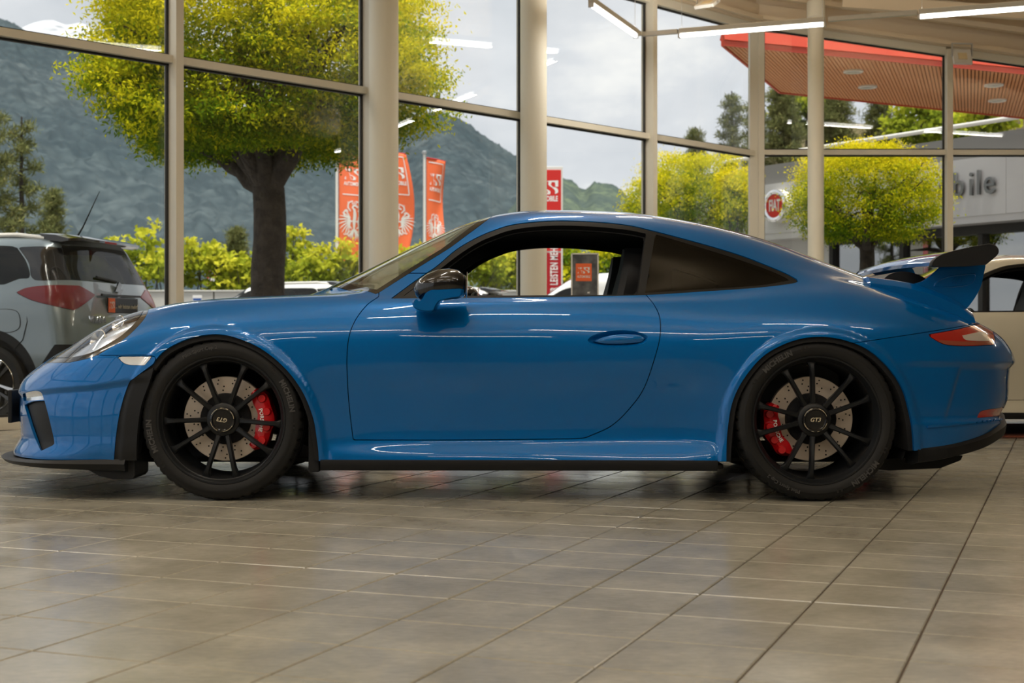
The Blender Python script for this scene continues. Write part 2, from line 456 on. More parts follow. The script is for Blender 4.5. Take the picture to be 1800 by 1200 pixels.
# corner post between the two fronts
mb = MB(); mb.obox((C1[0]+0.02, C1[1]-0.03, 2.2), (0.075, 0, 0), (0, 0.06, 0), (0, 0, 2.2))
o = mb.build('trim_%d' % (n_tr[0]+1), M['frame']); tag(o, 'corner post between the glazed fronts', kind='structure'); n_tr[0] += 1

# ---- suspended strip lights on the floor's grid
LZ = 3.80; L0 = np.array((1.34, 14.9))
M['rail'] = mat_p('light_rail', (0.55, 0.53, 0.49), 0.35, 0.0)
lamp_me = {}
def shared(key, mk, name, mat, parent, smooth=False):
    if key not in lamp_me: lamp_me[key] = mk().build(name, mat, parent, smooth).data; return [c for c in parent.children if c.data == lamp_me[key]][-1]
    return link(bpy.data.objects.new(name, lamp_me[key]), parent)
def strip_light(c, d, label, power=11.5):
    """one 1.48 m luminaire centred at plan point c along unit d"""
    ang = math.atan2(d[1], d[0]); t = empty('strip_light', (c[0], c[1], LZ), ang)
    tag(t, label, 'light', 'suspended strip lights')
    shared('h', lambda: MB().box(-0.75, 0.75, -0.03, 0.03, 0.012, 0.065, 0.008), 'housing', M['rail'], t)
    shared('t', lambda: MB().tube([(-0.735, 0, -0.008), (0.735, 0, -0.008)], 0.020, 14), 'tube', M['tube_light'], t, True)
    for s in (-1, 1):
        o = shared('e', lambda: MB().box(-0.012, 0.012, -0.026, 0.026, -0.032, 0.014, 0.004), 'end_cap', M['steel'], t); o.location = (s*0.745, 0, 0)
        o = shared('w', lambda: MB().tube([(0, 0, 0), (0, 0, 1)], 0.0022, 6), 'wire', M['steel'], t); o.location = (s*0.72, 0, 0.064)
        q = np.array(c)+np.array(d)*s*.72; o.scale = (1, 1, ceil_z(q[0])-LZ-0.068)
    for nm, en, rx, z in (('strip_light_glow', power, 0, -0.035), ('strip_light_upglow', power*1.4, math.pi, 0.072)):
        ld = bpy.data.lights.new(nm, 'AREA'); ld.shape = 'RECTANGLE'; ld.size = 1.45; ld.size_y = 0.06
        ld.energy = en; ld.color = (1.0, 0.95, 0.86)
        lo = bpy.data.objects.new(nm, ld); link(lo, t); lo.location = (0, 0, z); lo.rotation_euler = (rx, 0, 0)
def rail(a, b, label):
    mb = MB(); mb.bar((a[0], a[1], LZ+0.038), (b[0], b[1], LZ+0.038), 0.05, 0.045)
    o = mb.build('light_rail', M['rail']); tag(o, label, 'light rail', 'rails between the strip lights')
PITCH = 2.40
ORD = ['first', 'second', 'third', 'fourth', 'fifth', 'sixth']
def row(start, d, n, first_gap, where):
    d = np.array(d); g = first_gap; p = start
    k2 = 0
    for k in range(n):
        a = p + d*g; c = a + d*0.75; e = a + d*1.5
        if min(a[0], e[0]) > LX+.5 and max(a[0], e[0]) < RX-.4 and min(a[1], e[1]) > BACK+.4:
            rail(p + d*.03, a - d*.012, '%s grey metal rail of the light row %s' % (ORD[k2], where))
            strip_light(c, d, '%s glowing strip light of the row %s' % (ORD[k2], where)); k2 += 1
        p = e; g = PITCH-1.5
row(L0, dB, 4, 0.42, 'crossing in front of the right windows')
row(L0, -dA, 1, 0.15, 'angled toward the camera by the thin mullion')
row(L0 - dB*3.4 - dA*3.6, -dA, 4, 0.3, 'hung left above the car')
row(L0 + dB*1.6 - dA*3.6, -dA, 3, 0.3, 'hung right above the car')
for kk, back in enumerate((11.4, 14.6, 17.8)):
    st = L0 - dA*back - dB*3.2
    row(st, dB, 5, 0.3, ('hung above the camera', 'behind the camera', 'at the back of the room')[kk])

# small floodlights clamped to the lintels
def floodlight(c, tilt, rz, label):
    t = empty('floodlight', c, rz); tag(t, label, 'floodlight', 'small floodlights on the lintels')
    b = MB(); b.box(-0.115, 0.115, -0.02, 0.02, -0.095, 0.095, 0.006); o = b.build('housing', M['white_metal'], t); o.rotation_euler = (tilt, 0, 0)
    b = MB(); b.box(-0.055, 0.055, -0.026, -0.018, -0.042, 0.042, 0.002); l = b.build('lens', mat_p('flood_lens', (0.75, 0.62, 0.38), 0.3), t); l.rotation_euler = (tilt, 0, 0)
    b = MB(); b.box(-0.13, -0.118, -0.01, 0.01, 0.0, 0.16); b.box(0.118, 0.13, -0.01, 0.01, 0.0, 0.16); b.box(-0.13, 0.13, -0.01, 0.01, 0.15, 0.165); b.build('bracket', M['steel'], t)
floodlight(at_px(1691, 100, 16.95), R_(-18), R_(6), 'small white floodlight above the right window')
floodlight(at_px(1243, 7, 15.4), R_(-62), R_(-35), 'small white floodlight at the top of the slanting glazing')
# ================================================================== lofted car bodies: rails -> dense surface -> panels
def pchip(xk, yk, x):
    xk = np.asarray(xk, float); yk = np.asarray(yk, float); h = np.diff(xk); dl = np.diff(yk)/h
    d = np.zeros_like(yk)
    for i in range(1, len(xk)-1):
        if dl[i-1]*dl[i] > 0:
            w1 = 2*h[i]+h[i-1]; w2 = h[i]+2*h[i-1]; d[i] = (w1+w2)/(w1/dl[i-1]+w2/dl[i])
    d[0] = dl[0]; d[-1] = dl[-1]
    x = np.clip(x, xk[0], xk[-1]); k = np.clip(np.searchsorted(xk, x)-1, 0, len(xk)-2)
    t = (x-xk[k])/h[k]; t2 = t*t; t3 = t2*t
    return (2*t3-3*t2+1)*yk[k]+(t3-2*t2+t)*h[k]*d[k]+(-2*t3+3*t2)*yk[k+1]+(t3-t2)*h[k]*d[k+1]
def cr_resample(P, n_out, alpha=0.5, tpar=None):
    """centripetal Catmull-Rom through the rows of P (m,3) -> (n_out,3), even in knot parameter"""
    m = len(P); seg = np.linalg.norm(np.diff(P, axis=0), axis=1)**alpha + 1e-6
    t = np.concatenate([[0], np.cumsum(seg)])
    d = np.zeros_like(P)
    for i in range(1, m-1):
        a = (P[i]-P[i-1])/(t[i]-t[i-1]); b = (P[i+1]-P[i])/(t[i+1]-t[i])
        d[i] = (a*(t[i+1]-t[i])+b*(t[i]-t[i-1]))/(t[i+1]-t[i-1])
    d[0] = (P[1]-P[0])/(t[1]-t[0]); d[-1] = (P[-1]-P[-2])/(t[-1]-t[-2])
    d[-1][2] = 0 if abs(P[-1][1]) < 1e-6 else d[-1][2]
    u = tpar if tpar is not None else np.linspace(0, m-1, n_out)
    k = np.clip(np.floor(u).astype(int), 0, m-2); s = (u-k)[:, None]
    h = (t[k+1]-t[k])[:, None]
    s2 = s*s; s3 = s2*s
    return (2*s3-3*s2+1)*P[k]+(s3-2*s2+s)*h*d[k]+(-2*s3+3*s2)*P[k+1]+(s3-s2)*h*d[k+1]
def rounding(t, p):
    t = np.clip(t, 0, 1); return (1-(1-t)**p)**(1.0/p)

def loft(rails, xs, front_x, rear_x, nv, smooth=6, vdens=None):
    """rails: dicts xf, zf?, xr, Lf, pf, Lr, pr, h:[(x,h)], z:[(x,z)]. xs: nominal stations (front tip .. rear tip)"""
    cols = []
    x0, x1 = xs[0], xs[-1]
    grid = np.zeros((len(rails), len(xs), 3))
    for j, r in enumerate(rails):
        x = xs.copy()
        f = xs < front_x; x[f] = r['xf'] + (xs[f]-x0)*(front_x-r['xf'])/(front_x-x0)
        b = xs > rear_x; x[b] = rear_x + (xs[b]-rear_x)*(r['xr']-rear_x)/(x1-rear_x)
        hk = np.array(r['h']); zk = np.array(r['z'])
        h = pchip(hk[:, 0], hk[:, 1], x); z = pchip(zk[:, 0], zk[:, 1], x)
        h = h*rounding((x-r['xf'])/r['Lf'], r['pf'])*rounding((r['xr']-x)/r['Lr'], r['pr'])
        grid[j, :, 0] = x; grid[j, :, 1] = h; grid[j, :, 2] = z
    # smooth each rail a little along its run
    for it in range(smooth):
        grid[:, 1:-1] = 0.25*grid[:, :-2]+0.5*grid[:, 1:-1]+0.25*grid[:, 2:]
    m = len(rails)
    if vdens is None: vdens = [1]*(m-1)
    up = []
    for i in range(m-1):
        n = max(2, int(round(nv*vdens[i]/sum(vdens))))
        up += list(i + np.arange(n)/n)
    up = np.array(up+[m-1.0])
    S = np.zeros((len(xs), len(up), 3))
    for i in range(len(xs)):
        S[i] = cr_resample(grid[:, i], 0, tpar=up)
    S[:, :, 1] = np.maximum(S[:, :, 1], 0)
    S[:, -1, 1] = 0; S[0, :, 1] = 0; S[-1, :, 1] = 0
    return S
def grid_normals(S):
    du = np.gradient(S, axis=0); dv = np.gradient(S, axis=1)
    N = np.cross(du, dv); 
    # orient outward (away from axis at mid height)
    c = np.array((0, 0, 0.55)); c = np.broadcast_to(c, S.shape).copy(); c[..., 0] = S[..., 0]*0.85
    fl = (N*(S-c)).sum(-1).sum() < 0
    if fl: N = -N
    N /= (np.linalg.norm(N, axis=-1, keepdims=True)+1e-12)
    N[:, -1, 1] = 0; N /= (np.linalg.norm(N, axis=-1, keepdims=True)+1e-12)
    return N, fl
class Surf:
    """triangle soup with vertex normals that can be split by scalar fields"""
    def __init__(s, V, N, T): s.V, s.N, s.T = V, N, T
    @staticmethod
    def from_grid(S):
        N, fl = grid_normals(S); nu, nv = S.shape[:2]
        idx = np.arange(nu*nv).reshape(nu, nv)
        a, b, c, d = idx[:-1, :-1].ravel(), idx[1:, :-1].ravel(), idx[1:, 1:].ravel(), idx[:-1, 1:].ravel()
        T = np.concatenate([np.stack([a, b, c], 1), np.stack([a, c, d], 1)])
        V = S.reshape(-1, 3); Nn = N.reshape(-1, 3)
        e1 = V[T[:, 1]]-V[T[:, 0]]; e2 = V[T[:, 2]]-V[T[:, 0]]; ar = np.linalg.norm(np.cross(e1, e2), axis=1)
        T = T[ar > 1e-12]
        fn = np.cross(V[T[:, 1]]-V[T[:, 0]], V[T[:, 2]]-V[T[:, 0]])
        if (fn*Nn[T[:, 0]]).sum() < 0: T = T[:, ::-1]
        return Surf(V, Nn, T)
    def keep(s, f, off=0.0):
        """part of the surface where f(V) < off"""
        val = f(s.V)-off; ins = val < 0
        k = ins[s.T].sum(1); full = s.T[k == 3]; mix = s.T[(k == 1) | (k == 2)]
        V = list(s.V[:0]); newV = []; newN = []; cache = {}; base = len(s.V); out = []
        def cutpt(a, b):
            key = (a, b) if a < b else (b, a)
            if key in cache: return cache[key]
            t = val[a]/(val[a]-val[b]); i = base+len(newV)
            newV.append(s.V[a]*(1-t)+s.V[b]*t); n = s.N[a]*(1-t)+s.N[b]*t; newN.append(n/(np.linalg.norm(n)+1e-12))
            cache[key] = i; return i
        for t in mix.tolist():
            c = [ins[i] for i in t]
            if sum(c) == 1:
                i = c.index(True); a, b, d = t[i], t[(i+1) % 3], t[(i+2) % 3]
                out.append((a, cutpt(a, b), cutpt(a, d)))
            else:
                i = c.index(False); a, b, d = t[i], t[(i+1) % 3], t[(i+2) % 3]
                p, q = cutpt(a, b), cutpt(a, d)
                out.append((p, b, d)); out.append((p, d, q))
        Vn = np.concatenate([s.V, np.array(newV).reshape(-1, 3)]); Nn = np.concatenate([s.N, np.array(newN).reshape(-1, 3)])
        T = np.concatenate([full, np.array(out, dtype=int).reshape(-1, 3)])
        return Surf(Vn, Nn, T).compact()
    def compact(s):
        if len(s.T) == 0: return Surf(np.zeros((0, 3)), np.zeros((0, 3)), np.zeros((0, 3), int))
        u, inv = np.unique(s.T.ravel(), return_inverse=True)
        return Surf(s.V[u], s.N[u], inv.reshape(-1, 3))
    def split(s, f, gap=0.0):
        return s.keep(f, -gap), s.keep(lambda V: -f(V), -gap)
    def offset(s, d): return Surf(s.V+s.N*d, s.N, s.T)
    def mirror(s):
        V = s.V.copy(); V[:, 1] *= -1; N = s.N.copy(); N[:, 1] *= -1
        return Surf(V, N, s.T[:, ::-1])
    def join(s, o):
        return Surf(np.concatenate([s.V, o.V]), np.concatenate([s.N, o.N]), np.concatenate([s.T, o.T+len(s.V)]))
    def skirt(s, depth):
        """turn the free edges inward by depth so a panel has thickness"""
        T = s.T; E = np.concatenate([T[:, [0, 1]], T[:, [1, 2]], T[:, [2, 0]]])
        key = np.sort(E, 1); code = key[:, 0]*(len(s.V)+1)+key[:, 1]
        u, inv, cnt = np.unique(code, return_inverse=True, return_counts=True)
        B = E[cnt[inv] == 1]
        B = B[~((np.abs(s.V[B[:, 0], 1]) < 1e-5) & (np.abs(s.V[B[:, 1], 1]) < 1e-5))]
        if len(B) == 0: return s
        n0 = len(s.V); bv = np.unique(B); mp = {v: i for i, v in enumerate(bv)}
        # duplicated rim so the edge shades crisply
        Vt = s.V[bv]; Vb = s.V[bv]-s.N[bv]*depth
        acc = np.zeros((len(bv), 3))
        a = np.array([mp[i] for i in B[:, 0]]); b = np.array([mp[i] for i in B[:, 1]])
        en = np.cross(Vt[b]-Vt[a], s.N[bv][a]); en /= (np.linalg.norm(en, axis=1, keepdims=True)+1e-12)
        np.add.at(acc, a, en); np.add.at(acc, b, en); acc /= (np.linalg.norm(acc, axis=1, keepdims=True)+1e-12)
        m = len(bv)
        Tn = np.concatenate([np.stack([n0+b, n0+a, n0+m+a], 1), np.stack([n0+b, n0+m+a, n0+m+b], 1)])
        return Surf(np.concatenate([s.V, Vt, Vb]), np.concatenate([s.N, acc, acc]), np.concatenate([T, Tn]))
    def obj(s, name, mat, parent, skirt=0.0, flip_y=True):
        """to a Blender mesh; body frame (x, h, z) -> local (x, -h, z) so that the side h > 0 faces the camera"""
        q = s.skirt(skirt) if skirt else s
        V = q.V.copy(); N = q.N.copy(); T = q.T
        if flip_y: V[:, 1] *= -1; N[:, 1] *= -1; T = T[:, ::-1]
        return mesh_obj(name, V, T, mat, parent, normals=N)

def spline2(pts, n=8, closed=False):
    P = np.array(pts, float); m = len(P); out = []
    rng_ = range(m if closed else m-1)
    for i in rng_:
        p0 = P[(i-1) % m] if closed or i > 0 else 2*P[0]-P[1]; p1 = P[i]; p2 = P[(i+1) % m]
        p3 = P[(i+2) % m] if closed or i+2 < m else 2*P[-1]-P[-2]
        for k in range(n):
            t = k/n; t2 = t*t; t3 = t2*t
            out.append(0.5*((2*p1)+(-p0+p2)*t+(2*p0-5*p1+4*p2-p3)*t2+(-p0+3*p1-3*p2+p3)*t3))
    if not closed: out.append(P[-1])
    return [tuple(q) for q in out]
def path(*segs):
    """join smoothed open runs into one closed outline with crisp corners between runs"""
    out = []
    for s in segs: out += spline2(s) if len(s) > 2 else [tuple(map(float, q)) for q in s]
    return out
def sd_poly(P, poly):
    """signed distance of points P (n,2) to a closed polygon (negative inside)"""
    poly = np.array(poly, float); d = np.full(len(P), 1e9); ins = np.zeros(len(P), bool)
    x, y = P[:, 0], P[:, 1]
    for i in range(len(poly)):
        a = poly[i]; b = poly[(i+1) % len(poly)]; e = b-a; L = e@e
        if L < 1e-12: continue
        wx, wy = x-a[0], y-a[1]; t = np.clip((wx*e[0]+wy*e[1])/L, 0, 1)
        d = np.minimum(d, (wx-t*e[0])**2+(wy-t*e[1])**2)
        c = ((a[1] > y) != (b[1] > y))
        if abs(e[1]) > 1e-12: ins ^= c & (x < e[0]*(y-a[1])/e[1]+a[0])
    d = np.sqrt(d); return np.where(ins, -d, d)
# ================================================================== the blue coupe
CAR_Y = 6.76
def car_px(V):
    """drawing coordinates of body points: the side elevation as photographed (in pixels)"""
    D = CAR_Y - V[:, 1]
    return np.stack([900+FPX*V[:, 0]/D, HORIZON-FPX*(V[:, 2]-CAM_Z)/D], 1)
KPX = 0.00238                                        # metres per drawing pixel near the flank
def body_xz(px, py, h):
    D = CAR_Y-h; return ((px-900)/FPX*D, CAM_Z-(py-HORIZON)/FPX*D)

rails = [
 dict(xf=-2.24, xr=2.25, Lf=.70, pf=2.6, Lr=.95, pr=2.6, h=[(-2.3,.85),(-1.7,.868),(-1.2,.876),(-.75,.868),(-.4,.872),(0,.876),(.6,.886),(.95,.905),(1.26,.915),(1.7,.905),(2.3,.90)],
      z=[(-2.3,.168),(-1.6,.168),(-.8,.166),(.9,.166),(1.2,.175),(1.6,.205),(1.8,.222),(2.0,.258),(2.1,.29),(2.25,.335)]),
 dict(xf=-2.25, xr=2.295, Lf=.70, pf=2.6, Lr=.98, pr=2.5, h=[(-2.3,.86),(-1.7,.884),(-1.2,.897),(-.92,.890),(-.75,.864),(-.45,.855),(0,.857),(.4,.856),(.68,.862),(.82,.880),(.96,.912),(1.1,.926),(1.26,.928),(1.7,.912),(2.3,.91)],
      z=[(-2.3,.27),(-1.2,.27),(.9,.27),(1.5,.285),(1.9,.325),(2.1,.37),(2.29,.415)]),
 dict(xf=-2.25, xr=2.30, Lf=.70, pf=2.6, Lr=1.0, pr=2.5, h=[(-2.3,.86),(-1.7,.884),(-1.2,.905),(-.92,.896),(-.75,.870),(-.45,.861),(0,.863),(.4,.862),(.68,.868),(.82,.886),(.96,.917),(1.1,.931),(1.26,.933),(1.7,.917),(2.3,.915)],
      z=[(-2.3,.40),(-1.6,.41),(-1.2,.42),(0,.42),(1.2,.42),(1.9,.44),(2.3,.485)]),
 dict(xf=-2.235, xr=2.305, Lf=.70, pf=2.5, Lr=1.0, pr=2.5, h=[(-2.3,.85),(-1.7,.868),(-1.2,.898),(-.8,.886),(-.45,.880),(0,.881),(.4,.886),(.8,.903),(1.26,.927),(1.7,.905),(2.3,.89)],
      z=[(-2.3,.475),(-2.0,.49),(-1.6,.545),(-1.2,.575),(0,.575),(1.2,.585),(2.3,.585)]),
 dict(xf=-2.17, xr=2.255, Lf=.66, pf=2.4, Lr=.92, pr=2.45, h=[(-2.2,.83),(-1.8,.835),(-1.6,.842),(-1.2,.868),(-.75,.866),(-.4,.866),(0,.868),(.4,.872),(.8,.888),(1.26,.906),(1.7,.872),(2.2,.83)],
      z=[(-2.2,.535),(-2.0,.56),(-1.85,.595),(-1.6,.66),(-1.4,.70),(-1.2,.72),(-.75,.722),(0,.712),(.8,.712),(1.26,.735),(1.6,.735),(1.9,.705),(2.2,.675)]),
 dict(xf=-2.09, xr=2.165, Lf=.56, pf=2.25, Lr=.75, pr=2.4, h=[(-2.1,.74),(-1.8,.745),(-1.6,.757),(-1.4,.775),(-1.2,.785),(-.75,.800),(-.4,.816),(0,.826),(.5,.830),(.8,.834),(1.1,.833),(1.3,.826),(1.6,.790),(1.9,.75),(2.2,.72)],
      z=[(-2.1,.585),(-1.95,.625),(-1.8,.69),(-1.7,.725),(-1.6,.752),(-1.4,.797),(-1.2,.816),(-.75,.822),(-.4,.816),(0,.812),(.8,.815),(1.1,.832),(1.3,.838),(1.6,.822),(1.9,.775),(2.15,.73)]),
 dict(xf=-2.01, xr=2.09, Lf=.48, pf=2.1, Lr=.62, pr=2.1, h=[(-2.1,.62),(-1.75,.625),(-1.6,.635),(-1.2,.655),(-.75,.705),(-.5,.742),(0,.775),(.6,.776),(.9,.764),(1.17,.735),(1.35,.700),(1.6,.665),(1.9,.63),(2.2,.61)],
      z=[(-2.05,.61),(-1.9,.645),(-1.83,.685),(-1.75,.735),(-1.67,.770),(-1.59,.792),(-1.4,.829),(-1.2,.846),(-.75,.858),(-.5,.858),(0,.855),(.6,.860),(.9,.876),(1.17,.903),(1.35,.908),(1.6,.872),(1.9,.805),(2.1,.765)]),
 dict(xf=-1.95, xr=2.065, Lf=.42, pf=2.0, Lr=.5, pr=2.0, h=[(-2.0,.48),(-1.6,.485),(-1.2,.505),(-.75,.565),(-.6,.605),(-.4,.643),(-.2,.672),(0,.690),(.5,.695),(.8,.680),(1.0,.658),(1.17,.632),(1.4,.585),(1.6,.555),(1.9,.51),(2.1,.5)],
      z=[(-2.0,.635),(-1.85,.672),(-1.7,.72),(-1.6,.752),(-1.4,.798),(-1.2,.824),(-.9,.852),(-.75,.868),(-.6,.906),(-.4,.966),(-.2,1.018),(0,1.043),(.5,1.048),(.8,1.034),(1.0,1.010),(1.17,.984),(1.4,.942),(1.6,.900),(1.9,.83),(2.1,.795)]),
 dict(xf=-1.90, xr=2.045, Lf=.36, pf=2.0, Lr=.42, pr=2.0, h=[(-1.95,.30),(-1.6,.31),(-1.2,.33),(-.9,.37),(-.75,.43),(-.4,.523),(-.2,.553),(0,.570),(.5,.567),(.8,.547),(1.0,.522),(1.17,.494),(1.4,.452),(1.6,.422),(1.9,.385),(2.1,.37)],
      z=[(-1.95,.65),(-1.6,.742),(-1.4,.785),(-1.2,.815),(-.93,.860),(-.75,.918),(-.6,.982),(-.4,1.072),(-.2,1.152),(-.05,1.188),(.13,1.200),(.5,1.190),(.8,1.155),(1.0,1.115),(1.17,1.070),(1.4,.997),(1.6,.936),(1.9,.856),(2.1,.815)]),
 dict(xf=-1.87, xr=2.035, Lf=.32, pf=2.0, Lr=.35, pr=2.0, h=[(-1.95,.15),(-1.2,.17),(-.75,.225),(-.4,.27),(0,.292),(1.0,.27),(1.6,.22),(2.1,.19)],
      z=[(-1.95,.655),(-1.6,.738),(-1.4,.780),(-1.2,.812),(-1.0,.850),(-.93,.872),(-.75,.948),(-.4,1.106),(-.13,1.215),(0,1.243),(.13,1.255),(.5,1.245),(.8,1.206),(1.0,1.164),(1.17,1.117),(1.4,1.033),(1.6,.957),(1.9,.866),(2.1,.82)]),
 dict(xf=-1.85, xr=2.03, Lf=.3, pf=2.0, Lr=.3, pr=2.0, h=[(-1.9,0),(2.1,0)],
      z=[(-1.95,.66),(-1.6,.738),(-1.4,.780),(-1.2,.812),(-1.0,.853),(-.93,.876),(-.75,.956),(-.4,1.117),(-.13,1.229),(0,1.256),(.15,1.267),(.5,1.257),(.8,1.220),(1.0,1.178),(1.17,1.131),(1.4,1.050),(1.6,.966),(1.75,.910),(1.9,.868),(2.1,.82)]),
]
uu = np.linspace(0, 1, 460)
xs_car = np.interp(uu, [0, .05, .17, .83, .95, 1], [-2.25, -2.225, -1.85, 1.75, 2.24, 2.28])
S_car = loft(rails, xs_car, -1.55, 1.55, 150, smooth=7, vdens=[1.0, 1.1, 1.2, 1.1, 1.1, .9, 1.4, 1.4, 1.2, 1.0])
# pressed detail: arch lips, bumper creases, sill
def press(S):
    N, _ = grid_normals(S); sh = S.shape; V = S.reshape(-1, 3); P = car_px(V); d = np.zeros(len(V))
    ss = lambda a, b, x: (lambda t: t*t*(3-2*t))(np.clip((x-a)/(b-a), 0, 1))
    flank = ss(.30, .55, V[:, 1])
    for arch in (arch_f_open, arch_r):
        q = sd_poly(P, arch)*KPX
        d += .011*(1-ss(.020, .036, q))*flank
    px, py = P[:, 0], P[:, 1]
    # front bumper: the cheek below the crease is set back, the foot kicks out over the lip
    cz = np.interp(px, [20, 90, 160, 240], [690, 681, 676, 664])
    fr = ss(-1.45, -1.62, V[:, 0])*ss(.25, .5, V[:, 1])
    d -= .016*ss(0, 10, py-cz)*(1-ss(760, 800, py)*.8)*fr
    d += .030*ss(.24, .17, V[:, 2])*ss(-1.7, -2.0, V[:, 0])
    # rear bumper: set back under the tail crease, ledge above the apron
    rr = ss(1.55, 1.75, V[:, 0])*ss(.05, .3, V[:, 1])
    d -= .012*ss(0, 7, py-636)*(1-ss(735, 745, py))*rr
    d -= .010*ss(0, 10, (px-1690)+(py-640)*.30)*ss(0, 6, py-642)*(1-ss(733, 742, py))*rr
    # step between door foot and sill
    sill = ss(-.78, -.74, V[:, 0])*(1-ss(.80, .9, V[:, 0]))*ss(.3, .5, V[:, 1])
    d += .009*ss(772, 804, py)*sill
    out = (V+N.reshape(-1, 3)*d[:, None]).reshape(sh); out[..., 1] = np.maximum(out[..., 1], 0); out[:, -1, 1] = 0; out[0, :, 1] = 0; out[-1, :, 1] = 0
    return out


def pxf(poly, extra=None):
    def f(V):
        d = sd_poly(car_px(V), poly)*KPX
        if extra is not None: d = np.maximum(d, extra(V))
        return d
    return f
def nz(V): return V[:, 2]

# ---- traced outlines on the flank (drawing pixels)
arch_f = path([(561,835),(560,800),(557,772),(550,733),(531,687),(501,647),(461,614),(417,594),(380,587),(340,592),(305,606),(283,621),(268,640)],
              [(268,640),(236,664),(226,674),(213,713),(205,755),(201,795),(199,835)], [(199,835),(199,900)], [(199,900),(561,900)])
arch_r = path([(1277,835),(1277,790),(1279,755),(1287,708),(1306,668),(1338,629),(1373,607),(1413,594),(1453,592),(1493,600),(1530,617),(1563,647),(1587,683),(1600,727),(1605,760),(1607,800),(1607,835)],[(1607,900),(1277,900)])
dlo = path([(688,524),(733,491),(767,468),(800,440),(833,420),(867,405),(905,394),(967,388),(1033,389),(1100,395),(1150,406),(1233,428),(1300,448),(1350,467),(1383,481),(1401,491)],
           [(1401,491),(1396,497),(1333,505),(1233,512),(1133,518),(1000,521),(850,523),(688,524)])
dlo_in = path([(708,520),(745,492),(776,470),(808,446),(838,427),(870,413),(907,402),(967,396),(1033,397),(1100,403),(1136,410)],
              [(1136,410),(1121,517)], [(1121,517),(1000,518),(850,519),(708,520)])
quarter = path([(1152,411),(1233,435),(1300,456),(1348,473),(1376,485),(1388,492)], [(1388,492),(1333,501),(1233,508),(1134,514)], [(1134,514),(1152,411)])
door_p = path([(666,521),(645,536),(625,562),(614,590),(610,625),(611,675),(615,725),(621,773)], [(621,773),(800,773),(1000,771),(1032,768)],
              [(1032,768),(1075,748),(1110,714),(1133,680),(1150,632),(1160,592),(1160,560),(1150,536),(1133,515)], [(1133,515),(1133,480)], [(1133,480),(666,480)])
headl = path([(262,540),(258,552),(247,568),(220,594),(188,614),(160,628),(121,637)], [(121,637),(60,637)], [(60,500),(262,500)])
bump_f = path([(270,641),(266,625),(175,624),(160,616),(120,612)], [(120,612),(-80,612)], [(-80,900),(330,900)], [(330,900),(330,641)])
marker = path([(204,626),(268,626)], [(268,626),(254,642)], [(254,642),(222,640),(204,626)])
bump_r = path([(1500,603),(1560,594),(1632,583),(1680,575),(1727,567),(1760,563)], [(1860,560),(1860,900)], [(1590,900),(1590,700)])
taill = path([(1630,588),(1680,579),(1728,569),(1744,581),(1750,597)], [(1750,597),(1747,606)], [(1747,606),(1700,608),(1664,606),(1645,598),(1630,588)])
refl_r = path([(1718,733),(1726,722),(1757,717)], [(1757,717),(1764,716),(1762,731)], [(1762,731),(1718,734)])
intake = path([(43,712),(56,706),(78,704)], [(78,704),(86,735),(95,775),(93,782)], [(93,782),(72,792)], [(72,792),(58,760),(43,712)])
drl = path([(40,692),(60,687),(72,690),(77,702)], [(77,702),(42,704)], [(42,704),(40,692)])
handle_p = spline2([(1033,597),(1045,588),(1075,581),(1110,581),(1134,588),(1139,595),(1130,604),(1105,609),(1065,609),(1040,604)], 6, True)
wsl = [(655,521),(735,470),(790,436),(853,389),(880,369)]

arch_f_open = path([(561,835),(560,800),(557,772),(550,733),(531,687),(501,647),(461,614),(417,594),(380,587),(340,592),(305,606),(283,621),(262,642),(240,680),(225,740),(220,835)], [(220,900),(561,900)])
S_car = press(S_car)
surf_all = Surf.from_grid(S_car)
M['paint'] = mat_p('blue_car_paint', (0.0, 0.118, 0.39), 0.34, metal=0.30, coat=1.0, coat_rough=0.015, spec=0.0)
M['dark_glass'] = mat_pane('tinted_glass', tint=(0.16, 0.18, 0.17), refl=0.028, graze=0.6)
M['clear_glass'] = mat_pane('windscreen_glass', tint=(0.80, 0.90, 0.84), refl=0.16, graze=0.9, power=3.0)
M['cabin'] = mat_p('cabin_black', (0.006, 0.006, 0.007), 0.85)
M['tyre'] = mat_p('tyre_rubber', (0.012, 0.012, 0.012), 0.6, spec=0.3, bump=(140, 0.1, 0.001))
M['rim'] = mat_p('satin_black_rim', (0.009, 0.010, 0.0115), 0.38, spec=0.35)
M['disc'] = mat_p('brake_disc_steel', (0.62, 0.54, 0.46), 0.42, 0.55)
M['caliper'] = mat_p('red_caliper', (0.52, 0.006, 0.010), 0.3, coat=0.4)
M['red_lens'] = mat_p('red_lens', (0.42, 0.016, 0.012), 0.12, coat=1.0)
M['smoke_lens'] = mat_p('pale_lens', (0.55, 0.50, 0.46), 0.15, coat=1.0)
M['lamp_inner'] = mat_p('lamp_reflector', (0.75, 0.77, 0.80), 0.12, 0.9)
M['lamp_rainbow'] = mat_p('lamp_housing', (0.50, 0.52, 0.55), 0.22, 0.8)
_b = M['lamp_rainbow'].node_tree.nodes['Principled BSDF']; _nt = M['lamp_rainbow'].node_tree
_b.inputs['Thin Film IOR'].default_value = 1.6
_n = _nt.nodes.new('ShaderNodeTexNoise'); _n.inputs['Scale'].default_value = 5.0; _t = _nt.nodes.new('ShaderNodeTexCoord'); _m = _nt.nodes.new('ShaderNodeMapRange')
_m.inputs[3].default_value = 250; _m.inputs[4].default_value = 1100; _nt.links.new(_t.outputs['Object'], _n.inputs['Vector']); _nt.links.new(_n.outputs['Fac'], _m.inputs[0]); _nt.links.new(_m.outputs[0], _b.inputs['Thin Film Thickness'])
M['lens'] = mat_pane('lamp_cover', tint=(0.93, 0.95, 0.97), refl=0.08, graze=0.9)

